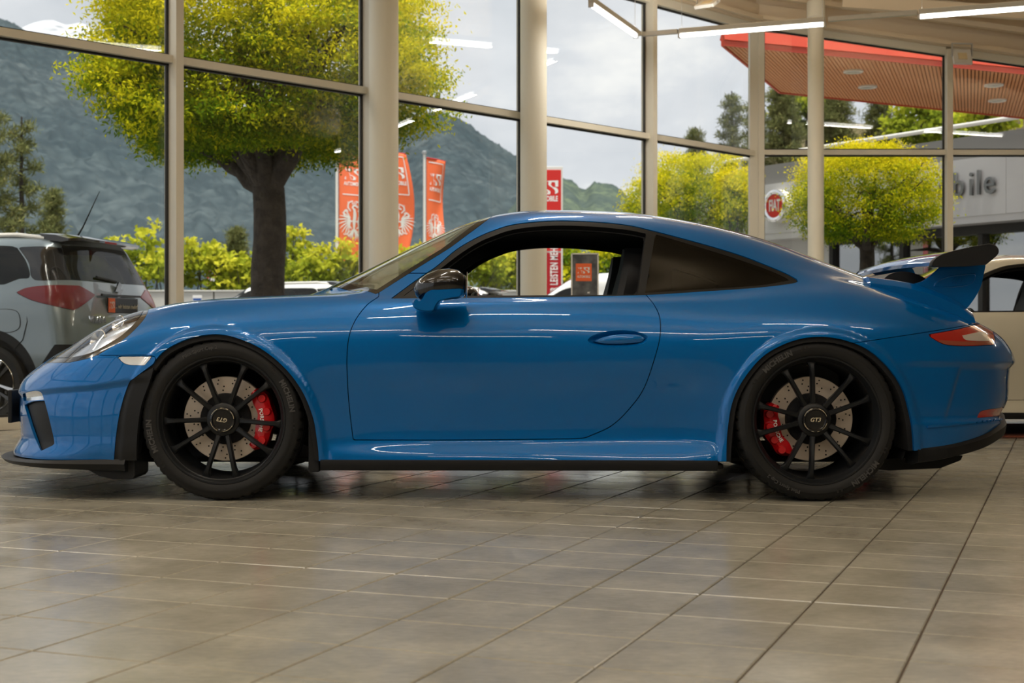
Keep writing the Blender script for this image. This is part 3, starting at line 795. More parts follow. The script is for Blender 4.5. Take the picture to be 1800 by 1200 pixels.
car = empty('sports_coupe', (0, CAR_Y, 0))
tag(car, 'bright blue sports coupe with black wheels and a rear wing', 'car')

body = surf_all
big = lambda v: (lambda V: v(V))
# arches
def arch_cond(V): return 0.35 - V[:, 1]
f_af = pxf(arch_f, arch_cond); f_ar = pxf(arch_r, arch_cond)
body = body.keep(lambda V: -f_af(V)); body = body.keep(lambda V: -f_ar(V))
# glazing
def f_ws(V):                                          # windscreen: ahead of the pillar line and above the cowl
    P = car_px(V); wp = np.array(wsl); xl = np.interp(P[:, 1], wp[::-1, 1], wp[::-1, 0])
    d1 = (P[:, 0]-xl)*0.0019
    cow = -0.905+0.62*V[:, 1]**2                       # plan line of the cowl
    d2 = (cow - V[:, 0])*0.6
    return np.maximum(d1, d2)
def f_rw(V):                                          # rear window in plan
    w = np.interp(V[:, 0], [.72, .85, 1.2, 1.43], [.40, .44, .40, .33])
    return np.maximum(np.maximum(.76+.10*V[:, 1]**2-V[:, 0], V[:, 0]-1.44+.35*V[:, 1]**2), V[:, 1]-w)
f_dlo = pxf(dlo, lambda V: 0.3-V[:, 1])
f_dlo_in = pxf(dlo_in, lambda V: 0.3-V[:, 1]); f_quarter = pxf(quarter, lambda V: 0.3-V[:, 1])
ws, body = body.split(f_ws, 0.0015)
rw, body = body.split(f_rw, 0.0015)
win, body = body.split(f_dlo, 0.001)
ws_glass, ws_frit = ws.split(lambda V: f_ws(V)+0.024)
rw_glass, rw_frit = rw.split(lambda V: f_rw(V)+0.02)
qglass, win = win.split(f_quarter); opening, wtrim = win.split(f_dlo_in)

def both(s): return s.join(s.mirror())
def pair(name, s, mat, skirt=0.0, parent=car, label=None):
    o1 = s.obj(name, mat, parent, skirt); o2 = s.mirror().obj(name, mat, parent, skirt)
    if label: o1['label'] = label
    return o1, o2
both(ws_glass).obj('windscreen', M['clear_glass'], car)
both(ws_frit.offset(-0.001)).obj('windscreen_surround', M['black_gloss'], car, 0.01)
both(rw_glass).obj('rear_window', M['dark_glass'], car)
both(rw_frit.offset(-0.001)).obj('rear_window_surround', M['black_gloss'], car, 0.01)
pair('quarter_window', qglass.offset(-0.003), M['dark_glass'])
M['trim_black'] = mat_p('trim_black', (0.006, 0.006, 0.006), 0.5, spec=0.3)
pair('window_trim', wtrim.offset(-0.002), M['trim_black'], 0.035)

# lamps and panels
f_head = pxf(headl, lambda V: 0.505+0.35*(V[:, 0]+1.9)-V[:, 1])
lamp, body = body.split(f_head, 0.0012)
f_bf = pxf(bump_f)
def f_bfront(V):
    nose = np.maximum(V[:, 0]+1.86+0.22*(V[:, 1]/0.55)**2*0.0, V[:, 1]-0.56)   # nose strip ahead of the bonnet
    hood_front = V[:, 0]-(-1.93+0.10*V[:, 1]**2)
    side = np.maximum(f_bf(V), 0.30-V[:, 1])
    return np.minimum(np.maximum(hood_front, -1.0+0*V[:, 0]), np.maximum(side, V[:, 0]+1.3))
bumper, body = body.split(f_bfront, 0.0014)
mk, bumper = bumper.split(pxf(marker, lambda V: .3-V[:, 1]), 0.001)
dr, bumper = bumper.split(pxf(drl, lambda V: .3-V[:, 1]), 0.0008)
ik, bumper = bumper.split(pxf(intake, lambda V: .3-V[:, 1]), 0.0008)
def f_hood(V):
    edge = np.interp(V[:, 0], [-1.95, -1.6, -1.2, -.9, -.7], [.50, .525, .56, .60, .63])
    return np.maximum(V[:, 1]-edge, V[:, 0]+0.66)
hood, body = body.split(f_hood, 0.0014)
f_door = pxf(door_p, lambda V: 0.55-V[:, 1])
door, body = body.split(f_door, 0.0018)
recess, door = door.split(pxf(handle_p), 0.0)
f_br = pxf(bump_r, lambda V: 1.2-V[:, 0])
def f_brear(V): return np.maximum(f_br(V), np.where(V[:, 1] < .45, V[:, 2]-0.735-0.0*V[:, 1], -1.0))
tl, body = body.split(pxf(taill, lambda V: .30-V[:, 1]), 0.0012)
rb, body = body.split(f_brear, 0.0014)
rf, rb = rb.split(pxf(refl_r, lambda V: .25-V[:, 1]), 0.001)
fender, body = body.split(lambda V: np.maximum(V[:, 0]+0.5, V[:, 2]-0.862), 0.0)

bo = both(body).obj('body_shell', M['paint'], car, 0.012); bo['label'] = 'bright blue rear wings, roof and sills'
pair('front_wing', fender, M['paint'], 0.012)
both(hood).obj('bonnet', M['paint'], car, 0.012)
d_near, d_far = pair('door', door, M['paint'], 0.016)
fb = both(bumper).obj('front_bumper', M['paint'], car, 0.012)
rbo = both(rb).obj('rear_bumper', M['paint'], car, 0.012)
lamp, seal = lamp.split(lambda V: f_head(V)+0.020)
pair('headlight_seal', seal.offset(-0.002), M['black_gloss'], 0.006)
h1, h2 = pair('headlight', lamp.offset(0.001), M['lens'])
for hh, sgn in ((h1, 1), (h2, -1)):
    base = lamp.offset(-0.035); base = base if sgn > 0 else base.mirror(); base.obj('lamp_housing', M['lamp_rainbow'], hh)
M['marker_lens'] = mat_p('clear_marker_lens', (0.75, 0.74, 0.72), 0.12, 0.3, coat=1.0)
m1, m2 = pair('side_marker', mk.offset(-0.002), M['marker_lens'], 0.006, fb)
pair('daytime_lamp', dr.offset(-0.008), M['lamp_inner'], 0.0, fb)
pair('air_intake', ik.offset(-0.014), M['black_plastic'], 0.0, fb)
t1, t2 = pair('tail_light', tl.offset(0.0), M['red_lens'], 0.01)
pair('rear_reflector', rf.offset(-0.003), M['red_lens'], 0.006, rbo)

# headlight insides: a projector tube and two reflector bowls each side
def lamp_inside(sgn, parent):
    for (px, py, h, r, nm) in ((176, 603, .70, .050, 'projector'), (212, 573, .68, .038, 'projector')):
        x, z = body_xz(px, py, h); y = -sgn*(h-0.055)
        d = Vector((-0.55, -sgn*0.75, 0.30)).normalized()
        mb = MB(); mb.lathe([(0.0, -.004), (r*.55, .004), (r*.60, .010), (r, .034), (r*.93, .036), (r*.55, .012)], 28, 'z')
        mb.xform(Matrix.Translation((x, y, z)) @ d.to_track_quat('Z', 'Y').to_matrix().to_4x4())
        mb.build(nm, M['lamp_inner'], parent, True)
lamp_inside(1, h1); lamp_inside(-1, h2)
# tail light inner strip (pale) just under the red top band
inner = path([(1690,590),(1728,583),(1736,592)], [(1736,592),(1738,599),(1700,598),(1690,590)])
for s, par in ((1, t1), (-1, t2)):
    q = tl.keep(pxf(inner)).offset(0.0015); q = q if s > 0 else q.mirror(); q.obj('reversing_lens', M['smoke_lens'], par)
M['orange_lens'] = mat_p('amber_red_lens', (0.30, 0.07, 0.04), 0.15, coat=1.0)
low = path([(1646,597),(1690,600),(1747,600)], [(1747,600),(1745,606)], [(1745,606),(1664,606),(1646,597)])
for s, par in ((1, t1), (-1, t2)):
    q = tl.keep(pxf(low)).offset(0.0012); q = q if s > 0 else q.mirror(); q.obj('lower_lens', M['orange_lens'], par)

# inner shell (dark): headliner, pillars, bulkheads seen through the glass
S_in = S_car[::3, ::2] if S_car.shape[1] % 2 else S_car[::3, ::2]
S_in = np.concatenate([S_car[::3], S_car[-1:]])[:, list(range(0, S_car.shape[1], 2)) + ([S_car.shape[1]-1] if (S_car.shape[1]-1) % 2 else [])]
inner_s = Surf.from_grid(S_in)
for ff in (f_af, f_ar): inner_s = inner_s.keep(lambda V, ff=ff: -ff(V)+0.0)
for ff, o_ in ((f_ws, 0.03), (f_rw, 0.03), (f_dlo_in, 0.004), (f_quarter, 0.004), (f_head, 0.0)): inner_s = inner_s.keep(lambda V, ff=ff, o_=o_: -ff(V)-o_)
inner_s = inner_s.offset(-0.026); inner_s.V[:, 1] = np.where(inner_s.V[:, 1] < 0.0, 0.0, inner_s.V[:, 1])
io = both(inner_s).obj('cabin_lining', M['cabin'], car)
# quarter windows inside: small bright slot only -> dark surround behind the glass
frit = qglass.split(pxf(path([(1183,467),(1215,470),(1258,488),(1268,498)], [(1268,498),(1182,504)], [(1182,504),(1183,467)])))[1]
pair('quarter_trim', frit.offset(-0.03), M['cabin'])

# underbody tray and wheel houses
mb = MB(); mb.box(-1.95, 1.75, -.50, .50, .128, .15, .004); ub = mb.build('underbody', M['black_plastic'], car)
mb = MB(); mb.box(-.80, .88, -.84, .84, .126, .149, .004); mb.build('floor_pan', M['black_plastic'], car)
for wx in (-1.2, 1.257):
    for s in (-1, 1):
        mb = MB(); mb.lathe([(.395, -.17), (.395, .17), (.38, .17)], 40, 'y', (wx, s*-.68, .315), a0=R_(-22), a1=R_(202)); mb.lathe([(.395, .0), (.10, .0)], 40, 'y', (wx, s*-.47, .315), a0=R_(-22), a1=R_(202))
        mb.build('wheel_housing', M['cabin'], car)
# ================================================================== coupe: wheels, brakes, trim, wing, mirrors, cabin
def multi_obj(name, parts, parent=None, smooth=True):
    """parts: list of (MB, material); one mesh, several materials"""
    V = []; F = []; mi = []
    for k, (mb, m) in enumerate(parts):
        o = len(V); V += mb.v; F += [tuple(i+o for i in f) for f in mb.f]; mi += [k]*len(mb.f)
    me = bpy.data.meshes.new(name); me.from_pydata(V, [], F)
    for _, m in parts: me.materials.append(m)
    me.polygons.foreach_set('material_index', mi)
    bm = bmesh.new(); bm.from_mesh(me); bmesh.ops.recalc_face_normals(bm, faces=bm.faces[:]); bm.to_mesh(me); bm.free()
    if smooth:
        me.polygons.foreach_set('use_smooth', np.ones(len(me.polygons), dtype=bool))
        try: me.set_sharp_from_angle(angle=R_(35))
        except Exception: pass
    me.update()
    return link(bpy.data.objects.new(name, me), parent)

def arc_text(name, body, size, r, ang_mid, mat, parent, tdepth, bold=0.0, flip=False, bend_out=True, spacing=1.05):
    """lettering bent round the wheel axis; plane at y = tdepth facing -y"""
    me = text_mesh(body, size, 0.0012, bold, spacing=spacing)
    for v in me.vertices:
        a = ang_mid + (-v.co.x if not flip else v.co.x)/r
        rr = r + (v.co.y if not flip else -v.co.y)
        v.co = Vector((rr*math.cos(a), tdepth - v.co.z, rr*math.sin(a)))
    me.materials.append(mat); me.name = name
    return link(bpy.data.objects.new(name, me), parent)

M['tyre_letter'] = mat_p('tyre_lettering', (0.055, 0.053, 0.052), 0.7)
M['gold'] = mat_p('pale_gold_print', (0.50, 0.43, 0.30), 0.4)
M['silver_print'] = mat_p('silver_print', (0.62, 0.60, 0.56), 0.35, 0.3)
M['hole'] = mat_p('drilled_hole', (0.01, 0.009, 0.008), 0.8)

def build_wheel(wx, wz, hface, halfw, pair0, pair_half, cal_a0, cal_a1, near, cap_rot, rear):
    """outer side faces local -y. hface: half-width of the outer sidewall"""
    s = 1 if near else -1
    rz = 0.0 if near else math.pi
    loc = (wx, -s*(hface-halfw), wz)
    TR = wz
    def place(o): o.location = loc; o.rotation_euler = (0, 0, rz); return o
    # tyre
    w = halfw; mb = MB()
    prof = [(.252, -w*.80), (.262, -w*.90), (.272, -w*.97), (.290, -w*1.0), (.300, -w*1.0), (.303, -w*.985), (.312, -w*.97), (.322, -w*.93), (.3285, -w*.86), (.3325, -w*.76),
            (.335, -w*.56), (.335, -w*.50), (.328, -w*.49), (.328, -w*.42), (.335, -w*.41), (.335, -w*.06), (.328, -w*.05), (.328, w*.05), (.335, w*.06),
            (.335, w*.41), (.328, w*.42), (.328, w*.49), (.335, w*.5), (.3325, w*.76), (.3285, w*.86), (.312, w*.97), (.290, w*1.0), (.262, w*.9), (.252, w*.8)]
    sc = TR/.335; prof = [(r*sc if r > .3 else r, t) for r, t in prof]
    n = 240; mb.lathe(prof, n, 'y', close=True); P = len(prof)
    for k in range(n):                                   # shoulder sipes
        if k % 5 == 0:
            for i in (8, 9, 10, 22, 23, 24):
                x, y, z = mb.v[k*P+i]; q = 0.975 if i in (9, 10, 22, 23) else 0.985
                mb.v[k*P+i] = (x*q, y, z*q)
    ty = place(mb.build('tyre', M['tyre'], car, True))
    yt = -w*1.0-0.0006
    a_m = R_(52) if not rear else R_(118)
    for am, fl in ((R_(193), False), (R_(20), False)) if not rear else ((R_(124), False), (R_(-48), False)):
        arc_text('lettering', 'MICHELIN', .030, .297, am, M['tyre_letter'], ty, yt, 0.0012)
        for dk in (-1, 1):                              # little chequered flag marks
            mbf = MB()
            for c in range(4):
                for r_ in range(2):
                    if (c+r_) % 2 == 0:
                        a = am - dk*(0.37+0.028*c); rr = .293+.011*r_
                        mbf.obox((rr*math.cos(a), yt, rr*math.sin(a)), (.0042*math.cos(a), 0, .0042*math.sin(a)), (0, .001, 0), (-.004*math.sin(a), 0, .004*math.cos(a)))
            mbf.build('chequer_mark', M['hole'], ty)
    arc_text('lettering', 'Pilot Sport Cup 2', .020, .302, R_(107) if not rear else R_(-118), M['tyre_letter'], ty, yt, 0.0004)
    # rim
    mb = MB()
    mb.lathe([(.2655, -w*.90), (.268, -w*.93), (.266, -w*.955), (.259, -w*.95), (.2535, -w*.90), (.251, -w*.83), (.246, -w*.80), (.243, -w*.70), (.237, -w*.45), (.232, 0), (.230, w*.7), (.250, w*.85), (.262, w*.9), (.262, w*.85), (.236, w*.6), (.240, -w*.45), (.2655, -w*.9)], 96, 'y')
    wh = place(mb.build('wheel', M['rim'], car, True))
    yf = -w*.78                                          # spoke face at the rim
    yh = -w*.62                                          # hub face
    mbh = MB(); mbh.lathe([(0.0, yh-.004), (.060, yh-.004), (.068, yh+.002), (.071, yh+.014), (.071, .055), (0, .055)], 48, 'y'); mbh.build('hub', M['rim'], wh, True)
    mb = MB()                                            # spoke template along +x
    st = [(.060, .028, yh+.006, .040), (.10, .0205, yh-.004, .036), (.15, .0190, (yh+yf)/2-.006, .034), (.20, .0195, yf-.004, .032), (.225, .024, yf-.001, .032), (.240, .036, yf+.005, .034), (.250, .056, yf+.012, .030)]
    V = []
    for (x, wd, y, dp) in st:
        V += [(x, y+dp, -wd*.45), (x, y+.006, -wd*.5), (x, y, -wd*.28), (x, y, wd*.28), (x, y+.006, wd*.5), (x, y+dp, wd*.45)]
    F = []
    for i in range(len(st)-1):
        for k in range(6): F.append((i*6+k, i*6+(k+1) % 6, i*6+6+(k+1) % 6, i*6+6+k))
    F += [tuple(range(6))[::-1], tuple((len(st)-1)*6+k for k in range(6))]
    mb.add(V, F)
    sp0 = mb.build('spoke', M['rim'], wh, True); sp_me = sp0.data; first = True
    for k in range(5):
        for d in (-1, 1):
            a = pair0 - k*R_(72) + d*pair_half
            o = sp0 if first else link(bpy.data.objects.new('spoke', sp_me), wh); first = False
            o.rotation_euler = (0, -a, 0)
    # centre lock cap
    mb = MB(); mb.lathe([(0, yh-.014), (.040, yh-.014), (.044, yh-.020), (.051, yh-.018), (.054, yh-.008), (.054, yh+.004)], 48, 'y')
    mb.build('centre_cap', M['black_gloss'], wh, True)
    mb = MB()
    for a0, a1 in ((20, 75), (105, 160), (195, 235), (250, 262), (278, 290), (305, 345)):
        mb.lathe([(.0475, yh-.0205), (.0495, yh-.0200)], 8, 'y', a0=R_(a0)+cap_rot, a1=R_(a1)+cap_rot)
    mb.build('cap_marking', M['gold'], wh)
    Mx = Matrix.Rotation(-cap_rot, 4, 'Y') @ basis((0, yh-.0155, 0), (1, 0, 0), (0, 0, 1))
    text_obj('cap_lettering', 'GT3', .024, M['gold'], Mx, wh, bold=.0006, shear=.25)
    # disc with drilled holes
    md = MB(); md.lathe([(.108, -.012), (.176, -.012), (.178, -.010), (.178, .018), (.176, .020), (.108, .020), (.108, -.012)], 72, 'y')
    mbl = MB(); mbl.lathe([(.108, -.011), (.105, -.030), (.085, -.038), (.0, -.038)], 48, 'y')
    mho = MB()
    for k in range(30):
        for i, rr in enumerate((.120, .136, .150, .165)):
            a = 2*math.pi*(k + i*.31 + (0.5 if i % 2 else 0))/30
            if (k + i) % 2: continue
            mho.lathe([(0, -.0128), (.0036, -.0128), (.0036, -.011)], 8, 'y', (rr*math.cos(a), 0, rr*math.sin(a)))
    place(multi_obj('brake_disc', [(md, M['disc']), (mbl, M['cabin']), (mho, M['hole'])], car))
    # caliper: a thick ring sector with stepped ends and ribs
    mc = MB(); am = (cal_a0+cal_a1)/2; ha = (cal_a1-cal_a0)/2
    nseg = 26
    for j in range(nseg):
        t0, t1 = j/nseg*2-1, (j+1)/nseg*2-1
        def sect(t):
            a = am+t*ha; e = 1-abs(t)**3
            ro = .186+.020*e+.004*math.cos(t*9); ri = .150-.012*e+.004*math.sin(t*7)
            y0 = -.050-.012*e
            return a, ro, ri, y0
        for (a, ro, ri, y0), (a2, ro2, ri2, y02) in ((sect(t0), sect(t1)),):
            def q(a, r, y): return (r*math.cos(a), y, r*math.sin(a))
            V = [q(a, ri, y0+.008), q(a, (ri*2+ro)/3, y0-.003), q(a, (ri+2*ro)/3, y0-.003), q(a, ro, y0+.014), q(a, ro, .045), q(a, ri, .045)]
            V += [q(a2, ri2, y02+.008), q(a2, (ri2*2+ro2)/3, y02-.003), q(a2, (ri2+2*ro2)/3, y02-.003), q(a2, ro2, y02+.014), q(a2, ro2, .045), q(a2, ri2, .045)]
            F = [(k, (k+1) % 6, 6+(k+1) % 6, 6+k) for k in range(6)]
            if j == 0: F.append((5, 4, 3, 2, 1, 0))
            if j == nseg-1: F.append((6, 7, 8, 9, 10, 11))
            mc.add(V, F)
    for t in (-.62, -.2, .25, .66):                      # piston bosses
        a = am+t*ha; d = Vector((0, -1, 0))
        mc.lathe([(0, -.070), (.015, -.070), (.019, -.062), (.019, -.03)], 16, 'y', (.182*math.cos(a), 0, .182*math.sin(a)))
    ca = mc.build('brake_caliper', M['caliper'], car, True)
    ca.data.update(); place(ca)
    if not near: ca.rotation_euler = (0, 0, math.pi)
    me = text_mesh('PORSCHE', .021, .0006, .0006, spacing=1.1)
    for v in me.vertices:                                # runs down along the caliper
        a = am + (-v.co.x if math.cos(am) > 0 else v.co.x)/.160
        r = .160 + (v.co.y if math.cos(am) > 0 else -v.co.y)
        v.co = Vector((r*math.cos(a), -.0675-v.co.z, r*math.sin(a)))
    me.materials.append(M['white']); link(bpy.data.objects.new('lettering', me), ca)

fx, fz = (388-900)/FPX*(CAR_Y-.885), CAM_Z-(738.5-HORIZON)/FPX*(CAR_Y-.885)
rx, rz_ = (1437-900)/FPX*(CAR_Y-.915), CAM_Z-(740-HORIZON)/FPX*(CAR_Y-.915)
TRF = .3345
for near in (True, False):
    build_wheel(fx, TRF, .885, .1225, R_(52.5), R_(15), R_(-46), R_(44), near, R_(170), False)
    build_wheel(rx, TRF, .915, .150, R_(107.5), R_(14), R_(158), R_(238), near, R_(0), True)

# ---- sweeps along the lower edge of the body
def edge_pts(cond, outward, flip=False):
    E = S_car[:, 0]; E = E[cond(E[:, 0])]
    d = np.gradient(E[:, :2], axis=0); n = np.stack([d[:, 1], -d[:, 0]], 1); n /= (np.linalg.norm(n, axis=1, keepdims=True)+1e-9)
    if (n*np.stack([E[:, 0]*0.2, E[:, 1]+0.01], 1)).sum() < 0: n = -n
    return E, n
def sweep(E, n, sect, both_sides=True):
    """sect(i, E[i]) -> list of (outward, z); returns MB around the nose or tail incl. mirrored side"""
    mb = MB()
    rows = []
    for i in range(len(E)):
        rows.append([(E[i, 0]+n[i, 0]*o, -(E[i, 1]+n[i, 1]*o), z) for o, z in sect(i, E[i])])
    m = len(rows[0])
    for sgn in ((1, -1) if both_sides else (1,)):
        o0 = len(mb.v)
        for r in rows: mb.v += [(x, y*sgn, z) for x, y, z in r]
        for i in range(len(rows)-1):
            for k in range(m):
                mb.f.append((o0+i*m+k, o0+i*m+(k+1) % m, o0+(i+1)*m+(k+1) % m, o0+(i+1)*m+k))
        mb.f.append(tuple(o0+k for k in range(m))); mb.f.append(tuple(o0+(len(rows)-1)*m+k for k in range(m)))
    return mb
E, n = edge_pts(lambda x: x < -1.585, 0)
E = E[::3]; n = n[::3]; n[0] = (-1, 0)
def lip_sect(i, e):
    f = np.clip((e[0]+2.24)/.6, 0, 1)
    out = .052*(1-f)+.012*f; zt = .172-.018*(1-f); zb = .142-.018*f-.004*(1-f)
    return [(-.06, zt), (out-.015, zt), (out, (zt+zb)/2+.004), (out-.012, zb), (-.06, zb-.012*f)]
sweep(E, n, lip_sect).build('front_lip', M['black_plastic'], car, True)
# flap ahead of each front wheel
flap = [(157,826),(175,836),(200,842),(232,842),(237,836),(237,800),(160,800)]
for s in (1, -1):
    P = [body_xz(a, b, .84) for a, b in flap]
    mb = MB(); mb.prism(P, -s*.62, -s*.845, 'xz'); mb.build('air_flap', M['black_plastic'], car)
# black arch edging behind the front bumper
trimp = path([(236,662),(226,672),(213,711),(205,753),(200,800),(198,830)], [(198,830),(240,830)], [(240,830),(240,770),(247,715),(262,672),(270,645)], [(270,645),(236,662)])
tr = surf_all.keep(pxf(trimp, arch_cond)).offset(-0.004)
pair('arch_edging', tr, M['black_plastic'], 0.02)
# thin black inner edge on both arches
for nm, arch in (('arch_lining', arch_f), ('arch_lining', arch_r)):
    g = pxf(arch, arch_cond)
    q = surf_all.keep(lambda V: np.maximum(g(V), -g(V)-0.02)).offset(-0.012)
    pair(nm, q, M['cabin'], 0.12)
# side skirts
E, n = edge_pts(lambda x: (x > -.80) & (x < .885), 0)
sk = [(e[0], e[1]) for e in E[::6]]
for s in (1, -1):
    mb = MB(); rows = []
    for (x, h) in sk: rows.append([(x, -s*(h-.05), .172), (x, -s*(h+.002), .170), (x, -s*(h+.006), .150), (x, -s*(h-.004), .126), (x, -s*(h-.05), .124)])
    for r in rows: mb.v += r
    for i in range(len(rows)-1):
        for k in range(5): mb.f.append((i*5+k, i*5+(k+1) % 5, i*5+5+(k+1) % 5, i*5+5+k))
    mb.f += [tuple(range(5)), tuple((len(rows)-1)*5+k for k in range(5))]
    mb.build('side_skirt', M['black_plastic'], car, True)
# mud flap behind the front wheel, seen as the black corner ahead of the sill
for s in (1, -1):
    mb = MB(); mb.box(-.845, -.800, min(-s*.62, -s*.86), max(-s*.62, -s*.86), .118, .40, .004); mb.build('splash_guard', M['cabin'], car)
# rear apron
E, n = edge_pts(lambda x: x > 1.665, 0)
E = E[::3]; n = n[::3]; n[-1] = (1, 0)
def ap_sect(i, e):
    f = np.clip((e[0]-1.65)/.5, 0, 1)
    return [(-.10, e[2]+.004), (.002, e[2]+.004), (.006+.014*f, e[2]-.008), (.004+.010*f, e[2]-.048), (-.05, e[2]-.062), (-.10, e[2]-.06)]
sweep(E, n, ap_sect).build('rear_apron', M['black_plastic'], car, True)
mb = MB(); P = [body_xz(a, b, .6) for a, b in [(1540,806),(1690,800),(1686,808),(1650,822),(1560,826),(1540,824)]]
mb.prism(P, -.62, .62, 'xz'); mb.build('diffuser', M['black_plastic'], car)
# bumper crease ledge on the rear
ledge = path([(1628,748),(1660,744),(1720,739),(1775,733)], [(1775,733),(1775,737)], [(1775,737),(1720,743),(1660,749),(1628,752)])
q = surf_all.keep(pxf(ledge, lambda V: 0.2-V[:, 1])).offset(0.006)
for s in (1, -1): (q if s > 0 else q.mirror()).obj('bumper_crease', M['paint'], rbo, 0.012)
# front plate holder
mb = MB(); mb.box(-2.305, -2.285, -.26, .26, .285, .435, .004); o = mb.build('plate_holder', M['black_plastic'], car)
mb = MB(); mb.box(-2.29, -2.22, -.10, .10, .30, .40); mb.build('plate_bracket', M['black_plastic'], o)
# bumper lamp ledge
mb = MB(); x, z = body_xz(60, 706, .62); 
# washer nozzle cap on the bonnet edge
for s in (1, -1):
    mb = MB(); mb.lathe([(0, .022), (.010, .022), (.015, .016), (.017, 0), (.017, -.02)], 16, 'z', (-1.985, -s*.27, .632)); mb.build('washer_cap', M['black_plastic'], car, True)

# ---- door handle
dd = -pxf(handle_p)(recess.V)
q = Surf(recess.V-recess.N*np.clip(dd*1.5, 0, .026)[:, None], recess.N, recess.T)
for s, dpar in ((1, d_near), (-1, d_far)):
    g = q if s > 0 else q.mirror()
    V = g.V.copy(); V[:, 1] *= -1
    mesh_obj('handle_recess', V, g.T[:, ::-1], M['paint'], dpar, smooth=True)
hb = path([(1042,600),(1060,592),(1090,587),(1122,588),(1136,594)], [(1136,594),(1128,601),(1100,604),(1060,604),(1042,600)])
P0_ = np.array([body_xz(a, b, .872) for a, b in hb])
for s, dpar in ((1, d_near), (-1, d_far)):
    mb = MB(); c = P0_.mean(0); rows = []
    for (sc, y) in ((.97, .850), (1.0, .868), (.93, .878), (.6, .882)):
        rows.append([(c[0]+(p[0]-c[0])*sc, -s*y, c[1]+(p[1]-c[1])*sc) for p in P0_])
    m = len(P0_)
    for r in rows: mb.v += r
    for i in range(3):
        for k in range(m): mb.f.append((i*m+k, i*m+(k+1) % m, i*m+m+(k+1) % m, i*m+m+k))
    mb.f.append(tuple(range(m))[::-1]); mb.f.append(tuple(3*m+k for k in range(m)))
    mb.build('door_handle', M['paint'], dpar, True)

# ---- door mirrors
def mirror_build(s):
    rings = [(728, 512, 506), (732, 521, 497), (740, 527, 488), (752, 529, 480), (770, 529, 473.5), (790, 527, 471.5), (805, 525, 474), (815, 521, 480), (819, 516, 487)]
    mb = MB(); n = 28; h0 = .975
    for (px, yb, yt) in rings:
        x, zt = body_xz(px, yt, h0); _, zb = body_xz(px, yb, h0)
        cz = (zt+zb)/2; rz2 = (zt-zb)/2; rh = .098*(rz2/.066)**.8
        for k in range(n):
            a = 2*math.pi*k/n; ca, sa = math.cos(a), math.sin(a)
            e = 0.8; mb.v.append((x, -s*(h0+rh*math.copysign(abs(ca)**e, ca)), cz+rz2*math.copysign(abs(sa)**e, sa)))
    for i in range(len(rings)-1):
        for k in range(n): mb.f.append((i*n+k, i*n+(k+1) % n, i*n+n+(k+1) % n, i*n+n+k))
    mb.f.append(tuple(range(n))[::-1]); mb.f.append(tuple((len(rings)-1)*n+k for k in range(n)))
    t = mb.build('door_mirror', M['black_gloss'], car, True)
    bm_ = [(727,531),(728,539),(735,545),(748,548),(763,547),(768,538),(776,529),(795,524),(813,521),(817,514),(812,508),(775,509),(760,510),(750,516),(744,526),(737,531),(733,527)]
    P = [body_xz(a, b, .96) for a, b in spline2(bm_, 3, True)]; c = np.mean(P, 0); m = len(P); mb = MB()
    for (sc, y) in ((1.0, .845), (1.0, .93), (1.0, 1.03), (.97, 1.06), (.9, 1.072)):
        mb.v += [(c[0]+(p[0]-c[0])*sc, -s*y, c[1]+(p[1]-c[1])*sc) for p in P]
    for i in range(4):
        for k in range(m): mb.f.append((i*m+k, i*m+(k+1) % m, i*m+m+(k+1) % m, i*m+m+k))
    mb.f.append(tuple(range(m))[::-1]); mb.f.append(tuple(4*m+k for k in range(m)))
    a = mb.build('mirror_arm', M['paint'], t, True)
    x, z = body_xz(820, 501, h0); mb = MB(); mb.lathe([(0, .003), (.055, .003), (.06, 0)], 24, 'x', (x, -s*h0, z)); g = mb.build('mirror_glass', M['chrome'], t)
for s in (1, -1): mirror_build(s)
# black sail at the foot of the pillar
sail = path([(690,523),(735,492),(760,474)], [(760,474),(750,500),(745,523)], [(745,523),(690,523)])
q = surf_all.keep(pxf(sail, lambda V: .3-V[:, 1])).offset(-.004); pair('mirror_sail', q, M['black_plastic'], 0.01)

# ---- rear wing
HW = .69
def wxz(px, py, h=HW): return body_xz(px, py, h)
endp = [wxz(a, b) for a, b in path([(1635,466),(1638,459),(1648,450),(1667,443),(1700,435),(1738,428)], [(1738,428),(1749,431),(1755,439),(1752,449),(1733,465)], [(1733,465),(1700,468),(1650,469.5),(1635,468)])]
wing = MB(); N_ = 22
af = []
for k in range(N_+1):
    t = k/N_; af.append((t, .085*math.sqrt(t)*(1-t)**.9+.012*(1-t)+.006, 1))
le = np.array(wxz(1640, 463)); te = np.array(wxz(1748, 440)); ch = te-le; nn = np.array((-ch[1], ch[0]))
top = [le+ch*t+nn*(.24*math.sqrt(t)*(1-t)+.06*(1-t)*0+.02) for t in np.linspace(0, 1, 16)]
bot = [le+ch*t+nn*(-.04-.10*math.sin(math.pi*t)*(1-t)+.06*t) for t in np.linspace(1, 0, 16)]
poly = [tuple(p) for p in top+bot]
rows = []
for y in np.linspace(-HW+.012, HW-.012, 25):
    dz = .012*(1-(y/HW)**2); rows.append([(x-.02*(1-(y/HW)**2), y, z+dz) for x, z in poly])
m = len(poly)
for r in rows: wing.v += r
for i in range(24):
    for k in range(m): wing.f.append((i*m+k, i*m+(k+1) % m, i*m+m+(k+1) % m, i*m+m+k))
wing.f += [tuple(range(m))[::-1], tuple(24*m+k for k in range(m))]
wg = wing.build('rear_wing', M['paint'], car, True)
